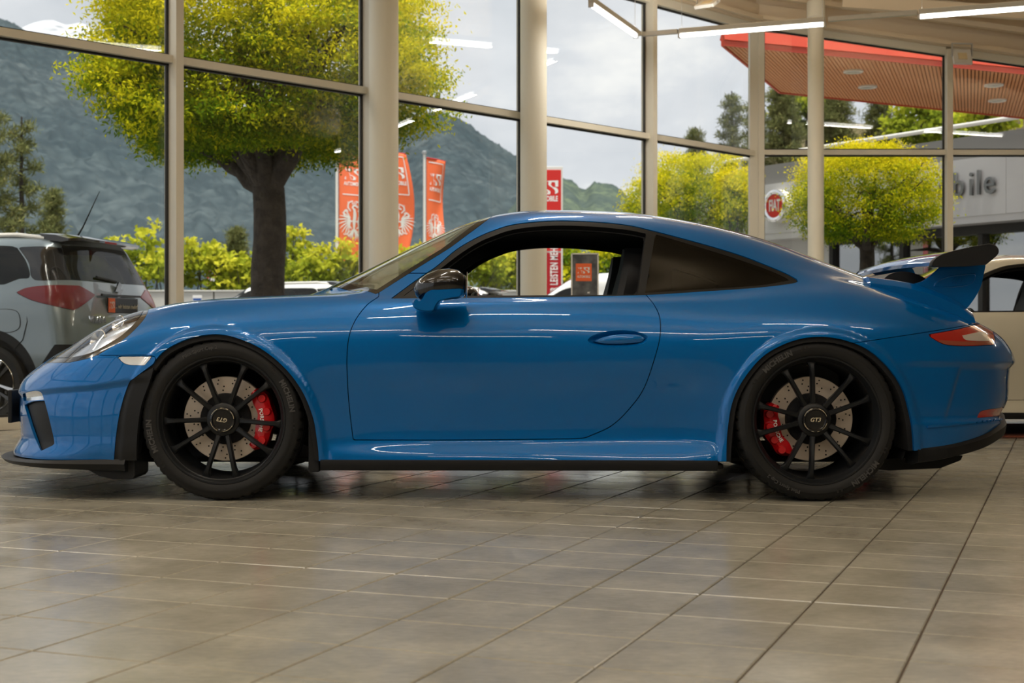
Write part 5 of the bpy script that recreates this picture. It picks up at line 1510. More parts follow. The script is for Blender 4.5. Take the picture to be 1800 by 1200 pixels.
for s in (-1, 1):                                       # spread wings: fans of feathers
    for k in range(9):
        a = R_(62-k*17); L = .42-.022*abs(k-3)
        x0, y0 = s*.13, .10-.018*k
        P = [(x0+s*math.cos(a)*L*t, y0+math.sin(a)*L*t-.10*t*t) for t in np.linspace(0, 1, 7)]
        EAGLE.append((P, [.030, .034, .036, .034, .030, .022, .006]))
    EAGLE.append(([(s*.10, .0), (s*.20, .11), (s*.30, .15), (s*.34, .24), (s*.26, .33), (s*.20, .28)], .04))
    EAGLE.append(([(s*.05, .02), (s*.14, -.02), (s*.16, -.12), (s*.08, -.20)], .035))
    for k in range(4):                                  # legs with claws
        EAGLE.append(([(s*.10, -.26), (s*(.20+.03*k), -.33-.02*k), (s*(.18+.055*k), -.42+.02*k)], .022))
    for k in range(3): EAGLE.append(([(s*.02*k, -.22), (s*(.05+.05*k), -.40), (s*(.03+.075*k), -.56+.05*k)], [.03, .04, .008]))
    EAGLE.append(([(s*.12, .30), (s*.20, .42), (s*.16, .55), (s*.04, .60)], .035))    # wreath
    for k in range(4): EAGLE.append(([(s*(.17+.01*k), .36+.06*k), (s*(.25-.015*k), .41+.06*k)], [.03, .004]))
EAGLE += [([(0, .36), (-.05, .40), (-.02, .47), (.06, .46), (.12, .42)], .05), ([(0, .38), (.02, .2), (0, 0), (0, -.25)], [.06, .10, .10, .04]), ([(-.05, .50), (-.06, .56)], .03), ([(0, .51), (0, .58)], .03), ([(.05, .50), (.06, .56)], .03)]

def flag(pole_px, top_py, D, w_m, h_m, drop, yaw, amp, bulge, label, plabel, seed, taper=0.0, pole_vis=True):
    b = at_px(pole_px, top_py, D); base = (b[0], D, 0)
    po = empty('flag_pole', base); tag(po, plabel, 'flag pole', 'white flag poles')
    mb = MB(); mb.lathe([(.0, -.3), (.060, -.3), (.055, b[2]*.55), (.045, b[2]*.56), (.042, b[2]+.02), (0, b[2]+.02)], 14, 'z'); mb.build('pole', M['white_metal'], po, True)
    mb = MB(); mb.lathe([(0, b[2]+.02), (.075, b[2]+.02), (.08, b[2]+.10), (.04, b[2]+.13), (0, b[2]+.14)], 14, 'z'); mb.build('finial', M['galv'], po, True)
    fl = empty('flag', (b[0], D, b[2]-drop)); tag(fl, label, 'flag', 'orange flags outside')
    cy, sy = math.cos(yaw), math.sin(yaw); top_drop = .10
    def f(u, v, off=0.0):
        """u 0..1 across from the pole, v 0 (top) .. 1 (bottom)"""
        ww = w_m*(1+bulge*math.sin(math.pi*min(1, v*1.05))*1.0-taper*v)
        x = .07+ww*u; wav = amp*u*(math.sin(4.2*u+5.2*v+seed)+.5*math.sin(9*v+2*seed))
        z = -h_m*v-top_drop*u*(1-v*.6)+.0
        return (x*cy-(wav+off)*sy, x*sy+(wav+off)*cy, z)
    nu, nv = 14, 48; mb = MB()
    for i in range(nu+1):
        for j in range(nv+1): mb.v.append(f(i/nu, j/nv))
    for i in range(nu):
        for j in range(nv): a = i*(nv+1)+j; mb.f.append((a, a+nv+1, a+nv+2, a+1))
    cl = mb.build('cloth', M['orange'], fl, True)
    so = cl.modifiers.new('thickness', 'SOLIDIFY'); so.thickness = .004; so.offset = 0
    mb = MB(); mb.tube([f(0, -.004), f(.5, -.004), f(1, -.004)], .018, 8); mb.build('top_rail', M['sign_red'], fl, True)
    F = lambda u, v: f(u, v, -.012)
    mb = MB(); A = w_m/h_m
    for P in ([(.12, .03), (.86, .03)], [(.86, .03), (.86, .36)], [(.86, .36), (.12, .36)]):
        q = [tuple(np.array(P[0])+(np.array(P[1])-np.array(P[0]))*t) for t in np.linspace(0, 1, 12)]
        hz = abs(P[0][1]-P[1][1]) < 1e-6
        ribbon(q, .012*(1 if hz else 2.6)*.9 if not hz else .009, F, mb)
    mb.build('print_frame', M['white'], fl)
    logo_obj('print_logo', lambda u, v: F(.49+u*.30, .175-v*.052), M['white'], fl)
    me = text_mesh('AUTOMOBILE', 1.0, 0, .03); co = np.array([v.co[:] for v in me.vertices]); lo, hi = co.min(0), co.max(0)
    for v in me.vertices: v.co = Vector(F(.49+(v.co.x-(lo[0]+hi[0])/2)/(hi[0]-lo[0])*.66, .262-(v.co.y-(lo[1]+hi[1])/2)/(hi[1]-lo[1])*.034))
    me.materials.append(M['white']); link(bpy.data.objects.new('print_lettering', me), fl)
    mb = MB()
    for P, w in EAGLE:
        q = spline2(P, 3) if len(P) > 2 else P
        ww = np.interp(np.linspace(0, 1, len(q)), np.linspace(0, 1, len(w)), w) if hasattr(w, '__len__') else w
        sx = 1.02
        G = lambda a, b2: F(.50+a*sx, .60-b2*sx*w_m/h_m*1.12)
        ribbon(q, ww, G, mb)
    mb.build('print_eagle', M['white'], fl)
    return fl
FD = 46.0
flag(592, 262, FD, .98, 3.65, .12, R_(14), .07, .0, 'orange eagle flag left of the thick column', 'white flag pole left of the thick column', .4)
flag(664, 262, FD, .84, 3.75, .06, R_(6), .05, .33, 'orange eagle flag bulging out right of the thick column', 'white flag pole hidden behind the thick column', 1.3)
flag(746, 272, FD, .66, 3.7, .10, R_(26), .10, .0, 'narrow orange eagle flag furthest right', 'white flag pole with a capped top right of the column', 2.3, taper=.12)

# ---- sign pylon
PD = 33.0
k = PD/FPX; x0 = (918-900)*k; x1 = (987-900)*k; zt = CAM_Z+(590-297)*k
t = empty('sign_pylon', ((x0+x1)/2, PD, -.1)); tag(t, 'tall red sign pylon with white lettering behind the second column', 'sign')
hw = (x1-x0)/2; H = zt+.1
mb = MB(); mb.box(-hw-.03, hw+.03, 0, .34, 0, H+.06, .01); o = mb.build('casing', M['white_metal'], t)
mb = MB(); mb.box(-hw+.01, hw-.01, -.012, 0, H-1.90, H-.02, .002); mb.build('upper_panel', M['logo_red'], t)
mb = MB(); mb.box(-hw+.01, hw-.01, -.012, 0, .3, H-1.94, .002); mb.build('lower_panel', mat_p('deep_red', (.40, .004, .012), .4), t)
bz = lambda px, py: (px-900)*k-(x0+x1)/2
zz = lambda py: CAM_Z+(590-py)*k+.1
logo_obj('logo_mark', lambda u, v: (bz(963.5, 0)+u*17.8*k, -.0145, zz(329.5)+v*12.4*k), M['white'], t)
fit_text('name_lettering', 'AUTOMOBILE', 49*k, 9.8*k, M['white'], basis((bz(956, 0), -.014, zz(349)), (1, 0, 0), (0, 0, 1)), t, bold=.03)
text_obj('slogan_lettering', 'WIR LEISTEN MEHR', .23, M['white'], basis((bz(974.5, 0), -.014, zz(477)), (0, 0, 1), (-1, 0, 0)) @ Matrix.Diagonal((.58, 1.05, 1, 1)), t, bold=.006, spacing=1.12, extrude=.002)

# ---- framed poster stand inside the glass
SD = 12.4; k2 = SD/FPX; c = at_px(1028, 485, SD)
t = empty('poster_stand', (c[0], SD, 0)); tag(t, 'framed dark poster with a red logo on a stand behind the car', 'poster stand')
M['poster'] = mat_p('dark_poster', (.06, .063, .068), .35, var=(9, (.16, .165, .17)))
zt_ = CAM_Z+(590-446)*k2; zb_ = CAM_Z+(590-545)*k2; hw2 = 23*k2
mb = MB(); mb.box(-hw2, hw2, -.006, .006, zb_, zt_, .002); mb.build('poster', M['poster'], t)
mb = MB()
for a, b in (((-hw2, zb_), (-hw2, zt_)), ((hw2, zb_), (hw2, zt_)), ((-hw2, zt_), (hw2, zt_)), ((-hw2, zb_), (hw2, zb_))): mb.bar((a[0], 0, a[1]), (b[0], 0, b[1]), .012, .03, up=(0, 1, 0))
mb.build('frame', M['white_metal'], t)
mb = MB(); cx = (1026-1028)*k2; mb.box(cx-14*k2, cx+14*k2, -.008, -.006, CAM_Z+(590-494)*k2, CAM_Z+(590-463)*k2); mb.build('logo_square', M['orange'], t)
logo_obj('logo_mark', lambda u, v: (cx+u*10.5*k2, -.009, CAM_Z+(590-475)*k2+v*5.5*k2), M['white'], t)
fit_text('name_lettering', 'AUTOMOBILE', 23*k2, 4.2*k2, M['white'], basis((cx, -.009, CAM_Z+(590-486)*k2), (1, 0, 0), (0, 0, 1)), t, bold=.02)
text_obj('foot_lettering', 'R', .03, M['white'], basis((cx+9*k2, -.009, CAM_Z+(590-514)*k2), (0, 0, 1), (-1, 0, 0)), t, bold=.001)
mb = MB(); mb.tube([(0, .015, .02), (0, .015, zb_+.02)], .014, 12); mb.build('pole', M['steel'], t, True)
mb = MB(); mb.lathe([(0, 0), (.16, 0), (.16, .01), (.02, .022), (0, .022)], 32, 'z'); mb.build('base', M['steel'], t, True)

# ================================================================== neighbouring building
BA = np.array((6.2, 35.3)); BDv = np.array((.545, -.8385)); BN = np.array((-.8385, -.545))
def fb(s, z, off=0.0): q = BA+BDv*s+BN*off; return (q[0], q[1], z)
def s_of(px):
    r = (px-900)/FPX; return (r*BA[1]-BA[0])/(BDv[0]-r*BDv[1])
D3 = np.array((BDv[0], BDv[1], 0)); N3 = np.array((BN[0], BN[1], 0)); Z3 = np.array((0, 0, 1.0))
M['panel'] = mat_p('pale_grey_panel', (.55, .54, .53), .5, var=(.8, (.50, .49, .485)))
M['roof_grey'] = mat_p('roof_grey', (.20, .195, .185), .7)
M['shop_glass'] = mat_pane('shop_glass', tint=(.30, .33, .29), refl=.30, graze=.6)
bld = empty('car_dealership', (BA[0], BA[1], 0)); tag(bld, 'low grey neighbouring building with a sign band and shop windows', 'building')
bo = np.array((BA[0], BA[1], 0))
def bpart(name, s0, s1, z0, z1, o0, o1, mat, bev=False):
    mb = MB(); mb.obox(np.array(fb((s0+s1)/2, (z0+z1)/2, (o0+o1)/2))-bo, D3*(s1-s0)/2, N3*abs(o1-o0)/2, Z3*(z1-z0)/2); return mb.build(name, M[mat], bld)
S0, S1 = -2.5, 17.0
bpart('block', S0, S1, 0, 4.55, -9.0, -.9, 'roof_grey'); 
nb = 10
for i in range(nb):
    a = S0+(S1-S0)*i/nb; b = S0+(S1-S0)*(i+1)/nb
    bpart('sign_band_panel', a+.004, b-.004, 3.2, 4.42, -.6, 0.0, 'panel')
bpart('roof_edge', S0-.1, S1+.1, 4.42, 4.92, -.55, -.18, 'roof_grey'); bpart('roof_slab', S0-.1, S1+.1, 4.78, 4.90, -9.0, -.55, 'roof_grey')
bpart('soffit', S0, S1, 3.05, 3.2, -.9, -.02, 'panel')
bpart('plinth', S0, S1, 0, .35, -.9, -.62, 'roof_grey')
bpart('solid_wall', S0, s_of(1425), .35, 3.05, -.85, -.62, 'panel')
sW = s_of(1428)
nwin = 7
for i in range(nwin):
    a = sW+(S1-sW)*i/nwin; b = sW+(S1-sW)*(i+1)/nwin
    w = bpart('shop_window', a, a+.12, .35, 3.05, -.75, -.55, 'gasket')
    mb = MB(); mb.obox(np.array(fb((a+b)/2+.06, 1.65, -.68))-bo, D3*((b-a)/2-.06), N3*.01, Z3*1.3)
    mb.build('pane', M['shop_glass'], w)
bpart('window_head', sW, S1, 2.86, 3.05, -.78, -.52, 'gasket'); bpart('window_rail', sW, S1, 1.98, 2.06, -.75, -.56, 'gasket')
# roof railing
mb = MB(); mb.tube([np.array(fb(S0, 5.32, -1.0))-bo, np.array(fb(S1, 5.32, -1.0))-bo], .05, 10); rl = mb.build('roof_rail', M['white_metal'], bld, True)
for i in range(9):
    s = S0+.6+i*2.3; mb = MB(); mb.tube([np.array(fb(s, 4.85, -1.0))-bo, np.array(fb(s, 5.32, -1.0))-bo], .04, 8); mb.build('rail_post', M['white_metal'], bld, True)
# round badge
sb = s_of(1374); zb = 3.84; badge = empty('round_badge', fb(sb, zb, .0)); tag(badge, 'round chrome ringed red badge on the neighbouring building', 'logo')
Mb = basis((0, 0, 0), D3, Z3) if True else None
rb_ = .40
def badge_part(name, prof, mat, z0=0):
    mb = MB(); mb.lathe(prof, 48, 'z'); mb.xform(basis((0, 0, 0), tuple(D3), (0, 0, 1))); return mb.build(name, mat, badge, True)
badge_part('drum', [(0, 0), (rb_, 0), (rb_, .20), (rb_*.98, .22), (0, .22)], M['white_metal'])
badge_part('ring', [(rb_*.70, .22), (rb_*.72, .255), (rb_*.85, .275), (rb_*.98, .255), (rb_, .22)], M['chrome'])
badge_part('field', [(0, .232), (rb_*.71, .228), (rb_*.71, .2)], M['logo_red'])
text_obj('badge_lettering', 'FIAT', .20, M['white_metal'], Matrix.Translation((0, 0, 0)) @ basis((N3*.236), tuple(D3), (0, 0, 1)) @ Matrix.Diagonal((.98, 1.95, 1, 1)), badge, bold=.004, extrude=.008)
# raised letters, each one a part
let = empty('raised_lettering', fb(s_of(1712), 3.86, .03)); tag(let, 'dark metal raised letters on the pale sign band', 'sign lettering')
M['letter'] = mat_p('letter_steel', (.16, .165, .17), .35, .6)
text = 'Automobile'
adv = {'A': .52, 'u': .47, 't': .30, 'o': .49, 'm': .72, 'b': .49, 'i': .22, 'l': .22, 'e': .47}
size = .74; tot = 0; xs_ = []
for ch_ in text: xs_.append(tot); tot += adv[ch_]*size/.74*.86
endx = (s_of(1760)-s_of(1712))
for ch_, xx in zip(text, xs_):
    off = endx-tot+xx
    text_obj('letter', ch_, size, M['letter'], basis(tuple(D3*off+N3*.02-Z3*.0), tuple(D3), (0, 0, 1)) @ Matrix.Diagonal((.86, 1, 1, 1)), let, extrude=.03, bold=.004, align='LEFT')

# ================================================================== red canopy
ZS = 5.0
cn = np.array((3.1, 20.9)); cf = np.array((4.72, 25.0)); e1 = np.array((8.35, 23.2))-cn; e1 /= np.linalg.norm(e1)
e2 = np.array((10.0, 27.9))-cf; e2 /= np.linalg.norm(e2)
can = empty('canopy', (cn[0], cn[1], ZS)); tag(can, 'red canopy with a slatted orange brown soffit above the neighbouring yard', 'canopy')
co = np.array((cn[0], cn[1], ZS))
M['canopy_red'] = mat_p('canopy_red', (.56, .050, .022), .5, var=(.7, (.62, .075, .035)))
M['slat'] = mat_p('soffit_slat', (.70, .27, .09), .55)
M['soffit_dark'] = mat_p('soffit_back', (.10, .022, .016), .8)
LN = 12.0
n1_ = cn; n2_ = cn+e1*LN; f1_ = cf; f2_ = cf+e2*LN
mb = MB()
pl = [n1_, n2_, f2_, f1_]
V = [(p[0]-co[0], p[1]-co[1], z) for z in (.02, .78) for p in pl]
mb.add(V, [(3,2,1,0),(4,5,6,7),(0,1,5,4),(1,2,6,5),(2,3,7,6),(3,0,4,7)]); mb.build('deck', M['soffit_dark'], can)
def fascia(a, b, out, nm):
    mb = MB(); a = np.array(a); b = np.array(b); o_ = np.array(out)
    V = []
    for p in (a, b):
        for oo, z in ((0.0, -.06), (.03, -.06), (.03, .02), (.05, .03), (-.12, .62), (-.16, .62), (0, .0)): V.append((p[0]+o_[0]*oo-co[0], p[1]+o_[1]*oo-co[1], z))
    m = 7; F = [(i, (i+1) % m, m+(i+1) % m, m+i) for i in range(m)]+[tuple(range(m)), tuple(m+i for i in range(m))]
    mb.add(V, F); return mb.build(nm, M['canopy_red'], can)
o1 = np.array((e1[1], -e1[0])); lft = cf-cn; lft /= np.linalg.norm(lft); o3 = np.array((-lft[1], lft[0]))
fascia(n1_, n2_, o1, 'fascia'); fascia(f1_, n1_, o3, 'fascia'); fascia(f1_, f2_, -np.array((e2[1], -e2[0])), 'fascia')
ns = 150
for i in range(ns):
    a = n1_+(n2_-n1_)*(i+.5)/ns; b = f1_+(f2_-f1_)*(i+.5)/ns
    mb = MB(); mb.bar((a[0]-co[0], a[1]-co[1], -.012), (b[0]-co[0], b[1]-co[1], -.012), .042, .05); mb.build('slat', M['slat'], can)
for (px, py) in ((1500, 126), (1525, 153), (1747, 150), (1753, 177)):
    D = (ZS-.05-CAM_Z)*FPX/(HORIZON-py); x = (px-900)/FPX*D
    t = empty('downlight', (x, D, ZS-.04)); tag(t, 'round downlight in the canopy, ' + {1500: 'upper left of the slim column', 1525: 'lower left one', 1747: 'upper right one', 1753: 'lower right one'}[px], 'downlight', 'canopy downlights')
    mb = MB(); mb.lathe([(.13, .01), (.16, .01), (.16, -.02), (.14, -.028), (.13, -.01)], 28, 'z', close=True); mb.build('ring', M['white_metal'], t, True)
    mb = MB(); mb.lathe([(0, -.006), (.13, -.006), (.13, .004), (0, .004)], 28, 'z'); mb.build('lens', M['smoke_lens'], t, True)
# ================================================================== grey SUV outside the glass
srails = [
 dict(xf=-3.38, xr=.70, Lf=.5, pf=2.6, Lr=.22, pr=3.6, h=[(-3.4,.80),(-2.5,.845),(-1.2,.835),(0,.85),(.75,.83)], z=[(-3.4,.24),(-2.6,.25),(0,.27),(.3,.33),(.75,.38)]),
 dict(xf=-3.42, xr=.775, Lf=.5, pf=2.6, Lr=.24, pr=3.6, h=[(-3.4,.83),(-2.5,.875),(-1.2,.855),(0,.88),(.75,.87)], z=[(-3.4,.48),(.75,.52)]),
 dict(xf=-3.42, xr=.770, Lf=.5, pf=2.6, Lr=.25, pr=3.6, h=[(-3.4,.83),(-2.5,.885),(-1.2,.868),(0,.887),(.75,.87)], z=[(-3.4,.74),(.3,.76),(.75,.76)]),
 dict(xf=-3.40, xr=.725, Lf=.5, pf=2.5, Lr=.25, pr=3.5, h=[(-3.4,.80),(-2.5,.870),(-1.2,.870),(0,.884),(.75,.86)], z=[(-3.4,.87),(-2.5,.98),(0,1.0),(.75,1.01)]),
 dict(xf=-3.34, xr=.670, Lf=.5, pf=2.4, Lr=.25, pr=3.4, h=[(-3.4,.72),(-2.5,.80),(-1.9,.83),(-1.2,.836),(0,.835),(.75,.80)], z=[(-3.4,.92),(-2.6,1.04),(-2.0,1.09),(0,1.14),(.75,1.17)]),
 dict(xf=-3.28, xr=.60, Lf=.5, pf=2.3, Lr=.26, pr=3.3, h=[(-3.3,.55),(-2.3,.62),(-2.0,.70),(-1.5,.75),(0,.765),(.75,.73)], z=[(-3.3,.94),(-2.4,1.06),(-2.0,1.14),(-1.6,1.28),(-1.2,1.33),(.6,1.34)]),
 dict(xf=-3.24, xr=.545, Lf=.5, pf=2.2, Lr=.28, pr=3.0, h=[(-3.3,.38),(-2.3,.42),(-1.9,.54),(-1.3,.63),(0,.655),(.75,.62)], z=[(-3.3,.95),(-2.35,1.07),(-2.1,1.15),(-1.7,1.35),(-1.3,1.50),(-.8,1.53),(0,1.53),(.6,1.50)]),
 dict(xf=-3.22, xr=.53, Lf=.5, pf=2.2, Lr=.28, pr=2.6, h=[(-3.3,.2),(-2.3,.22),(-1.3,.34),(.75,.34)], z=[(-3.3,.955),(-2.35,1.08),(-2.1,1.16),(-1.7,1.38),(-1.25,1.565),(-.7,1.60),(0,1.60),(.6,1.56)]),
 dict(xf=-3.21, xr=.525, Lf=.5, pf=2.2, Lr=.28, pr=2.6, h=[(-3.3,0),(.75,0)], z=[(-3.3,.96),(-2.35,1.085),(-2.1,1.165),(-1.7,1.39),(-1.25,1.58),(-.7,1.615),(0,1.612),(.6,1.565)]),
]
xs_s = np.interp(np.linspace(0, 1, 300), [0, .12, .72, .92, 1], [-3.42, -3.0, .25, .72, .775])
S_suv = loft(srails, xs_s, -2.7, .25, 100, smooth=3)
suv_all = Surf.from_grid(S_suv)
def circ(cx, cz, r): return lambda V: np.maximum(np.hypot(V[:, 0]-cx, V[:, 2]-cz)-r, .3-V[:, 1])
def side(poly, hmin=.3): return lambda V: np.maximum(sd_poly(V[:, [0, 2]], poly), hmin-V[:, 1])
def rear(poly, xmin=.30): return lambda V: np.maximum(sd_poly(V[:, [1, 2]], poly), xmin-V[:, 0])
def build_suv(name, paint, loc, rot, label, full=True):
    root = empty(name, loc, rot); tag(root, label, 'car', 'cars parked outside')
    b = suv_all
    for wx in (0.0, -2.5): b = b.keep(lambda V, wx=wx: -circ(wx, .345, .375)(V))
    cl = None
    for wx in (0.0, -2.5):
        c_, b = b.split(circ(wx, .345, .445)); cl = c_ if cl is None else cl.join(c_)
    lowb, b = b.split(lambda V: np.minimum(np.maximum(V[:, 2]-.40, -V[:, 0]*0-1), np.maximum(np.maximum(V[:, 2]-np.interp(V[:, 0], [.42, .60], [.42, .66]), .42-V[:, 0]), -1)), .002)
    sg, b = b.split(side(path([(-1.95,1.12),(-1.55,1.33),(-1.2,1.465),(-.8,1.485),(0,1.48),(.16,1.46)], [(.16,1.46),(.28,1.33),(.33,1.215),(.24,1.20),(.12,1.155)], [(.12,1.155),(-1.95,1.12)])), .002)
    rg, b = b.split(rear(path([(-.2,1.185),(.64,1.195)], [(.64,1.195),(.605,1.36),(.565,1.49)], [(.565,1.49),(-.2,1.50)])), .002)
    dp, b = b.split(side(path([(.17,1.465),(.40,1.47),(.60,1.45)], [(.60,1.45),(.70,1.20)], [(.70,1.20),(.44,1.185),(.35,1.215),(.30,1.33),(.17,1.465)], ), .55), .0015)
    _ls = side(path([(.24,1.085),(.33,1.125),(.52,1.145),(.80,1.15)], [(.80,1.15),(.80,.90)], [(.80,.90),(.62,.965),(.40,1.02),(.24,1.085)]), .36)
    lampS = lambda V: np.maximum(_ls(V), np.where(V[:, 0] > .60, np.abs(V[:, 2]-1.075)-.13*(V[:, 1]-.40)/.32, -1))
    tl_, b = b.split(lampS, .0015)
    ws_, b = b.split(lambda V: np.maximum(np.maximum(V[:, 0]+1.36-.0*V[:, 2], -2.10+.25*V[:, 1]**2-V[:, 0]), np.maximum(1.07-V[:, 2], V[:, 1]-.70)), .002)
    hl, b = b.split(side(path([(-3.5,.86),(-3.05,.93),(-2.85,.92)], [(-2.85,.92),(-3.05,.80),(-3.5,.74)]), .45), .0015)
    bo = both(b).obj('body', paint, root, .01)
    both(cl).obj('arch_cladding', M['black_plastic'], root, .02); lb = both(lowb).obj('lower_cladding', M['black_plastic'], root, .01)
    pair('side_window', sg, M['dark_glass'], 0, root); both(rg).obj('rear_window', M['dark_glass'], root)
    pair('rear_pillar_trim', dp, M['black_gloss'], .006, root); pair('tail_light', tl_.offset(.006), M['deep_red_lens'], .012, root)
    both(ws_).obj('windscreen', M['dark_glass'], root); pair('headlight', hl, M['smoke_lens'], 0, root)
    ii = suv_all.offset(-.05); ii.V[:, 1] = np.maximum(ii.V[:, 1], 0); 
    ii = ii.keep(lambda V: V[:, 2]-1.06); both(ii).obj('cabin', M['cabin'], root)
    mb = MB(); mb.box(-3.2, .5, -.62, .62, .2, .3); mb.build('underbody', M['black_plastic'], root)
    # wheels
    wheel0 = None
    for wx in (0.0, -2.5):
        for s in (1, -1):
            if wheel0 is None:
                mb = MB(); mb.lathe([(.225, -.085), (.245, -.105), (.29, -.11), (.322, -.09), (.335, -.05), (.335, .05), (.322, .09), (.29, .11), (.225, .08)], 56, 'y', close=True); w_ = mb.build('wheel', M['tyre'], root, True)
                mb = MB(); mb.lathe([(.222, -.098), (.232, -.104), (.236, -.096), (.23, -.085), (.20, -.03), (.20, .05), (.0, .05)], 48, 'y'); mb.build('rim', M['black_gloss'], w_, True)
                mb = MB(); mb.lathe([(.222, -.099), (.230, -.106), (.235, -.100)], 48, 'y'); mb.build('rim_edge', M['chrome'], w_, True)
                for k in range(5):
                    a = R_(50+72*k); ca, sa = math.cos(a), math.sin(a)
                    for d_ in (-1, 1):
                        mb = MB(); V = []
                        for (r_, w2, y_) in ((.045, .012, -.075), (.13, .016, -.088), (.222, .026, -.098)):
                            for tt, yy in ((-1, .0), (1, .0), (1, .03), (-1, .03)):
                                off = d_*(.018+r_*.10)+tt*w2*.62; V.append((r_*ca-off*sa, y_+yy, r_*sa+off*ca))
                        F = []
                        for i in range(2):
                            for k2 in range(4): F.append((i*4+k2, i*4+(k2+1) % 4, i*4+4+(k2+1) % 4, i*4+4+k2))
                        mb.add(V, F+[(0,1,2,3),(8,9,10,11)]); mb.build('spoke', M['steel'] if d_ > 0 else M['black_gloss'], w_)
                mb = MB(); mb.lathe([(0, -.082), (.03, -.082), (.045, -.07), (.045, 0)], 24, 'y'); mb.build('hub', M['black_gloss'], w_, True)
                wheel0 = w_
            else: w_ = copy_tree(wheel0, root)
            w_.location = (wx, -s*.775, .335); w_.rotation_euler = (0, 0, 0 if s > 0 else math.pi)
    # roof spoiler, rails, aerial
    mb = MB(); P = [(.36, 1.592), (.50, 1.582), (.62, 1.550), (.626, 1.53), (.56, 1.522), (.40, 1.54)]
    for (y, sc) in ((-.60, .8), (-.52, 1), (0, 1.02), (.52, 1), (.60, .8)): mb.v += [(x*1.0-(1-sc)*.3, y, z+.01*(sc-1)*4) for x, z in P]
    for i in range(4):
        for k in range(6): mb.f.append((i*6+k, i*6+(k+1) % 6, i*6+6+(k+1) % 6, i*6+6+k))
    mb.f += [tuple(range(6))[::-1], tuple(24+k for k in range(6))]; sp = mb.build('roof_spoiler', M['black_gloss'], root, True)
    mb = MB(); mb.box(.605, .632, -.10, .10, 1.527, 1.546, .003); mb.build('brake_lamp', M['red_lens'], sp)
    for s in (1, -1):
        mb = MB(); mb.tube([(-1.0, -s*.60, 1.54), (-.9, -s*.605, 1.575), (.1, -s*.60, 1.575), (.34, -s*.585, 1.545)], .02, 8); mb.build('roof_rail', M['white_metal'], root, True)
    mb = MB(); mb.tube([(.30, 0, 1.59), (.36, 0, 1.68), (.52, 0, 1.99)], [.010, .007, .003], 8); mb.lathe([(.0, .03), (.025, .02), (.04, 0)], 14, 'z', (.30, 0, 1.585)); mb.build('aerial', M['black_plastic'], root, True)
    mb = MB(); mb.tube([(.665, .02, 1.20), (.655, -.30, 1.23)], .012, 8); mb.build('rear_wiper', M['black_plastic'], root)
    if full:
        # plate with its holder, emblem and lettering on the tailgate
        mb = MB(); mb.box(.722, .745, -.27, .27, .925, 1.06, .004); pl_ = mb.build('plate_holder', M['black_gloss'], root)
        mb = MB(); mb.box(.745, .749, -.26, -.15, .932, 1.054); mb.build('plate_logo', M['orange'], pl_)
        logo_obj('plate_logo_mark', lambda u, v: (.750, -.206+u*.042, .995+v*.030), M['white'], pl_)
        text_obj('plate_lettering', '... wir leisten mehr!', .052, M['gold'], basis((.750, .055, .985), (0, 1, 0), (0, 0, 1)), pl_, bold=.001)
        mb = MB(); mb.prism([(-.07, -.01), (.0, .075), (.05, .05), (.012, .015), (.07, .012), (.0, -.075), (-.05, -.05), (-.012, -.012)], .716, .730, 'yz'); mb.build('emblem', M['chrome'], root).location = (-.022, 0, 1.125)
        text_obj('model_lettering', 'VITARA', .075, M['chrome'], basis((.776, -.50, .865), (0, 1, 0), (0, 0, 1)), root, bold=.002, extrude=.004, spacing=1.1)
        mb = MB(); mb.box(.70, .782, -.66, -.52, .585, .625, .004); mb.build('rear_reflector', M['red_lens'], lb)
        mb = MB(); mb.box(.715, .735, -.34, .34, 1.07, 1.09, .004); mb.build('tailgate_handle', M['black_gloss'], root)
        fp = spline2([(-.02+.1,.80),(.10,.93),(.20,.95),(.30,.92),(.31,.80),(.20,.76)], 5, True)
        fp = [(x-.02, z) for x, z in fp]; yy = [-.8905]*len(fp)
        mb = MB(); mb.tube([(x, -.888+.02*max(0, z-.88), z) for x, z in fp+fp[:1]], .0028, 5, cap=False); mb.build('fuel_flap_seam', M['gasket'], root)
        seam = [(.34, -.872, .98), (.36, -.885, .85), (.32, -.888, .70), (.24, -.887, .62)]
        mb = MB(); mb.tube(seam, .0028, 5); mb.build('panel_seam', M['gasket'], root)
    return root
M['suv_paint'] = mat_p('grey_blue_paint', (.20, .245, .265), .3, metal=.4, coat=1.0, coat_rough=.03)
M['white_paint'] = mat_p('white_car_paint', (.72, .72, .70), .3, coat=1.0, coat_rough=.03)
M['cream_paint'] = mat_p('cream_white_paint', (.60, .575, .47), .3, coat=1.0, coat_rough=.03)
M['deep_red_lens'] = mat_p('dark_red_lens', (.17, .004, .008), .25, coat=.3)
suv = build_suv('suv', M['suv_paint'], (-4.10, 12.50, -.05), R_(-12.5), 'grey blue SUV with red tail lights parked outside the left windows')
def repaint(root, old, new):
    for o in [root]+list(root.children_recursive):
        if o.type == 'MESH':
            for sl in o.material_slots:
                if sl.material == old: sl.link = 'OBJECT'; sl.material = new
w1 = build_suv('suv', M['white_paint'], (at_px(826, 0, 26.6)[0], 26.6, -.02), R_(-12), 'white SUV roof seen through the coupe side window', False)
w2 = copy_tree(w1); w2.location = (at_px(588, 0, 23.8)[0], 23.8, -.02); w2.rotation_euler = (0, 0, R_(-30)); w2['label'] = 'white SUV roof just above the coupe wiper'

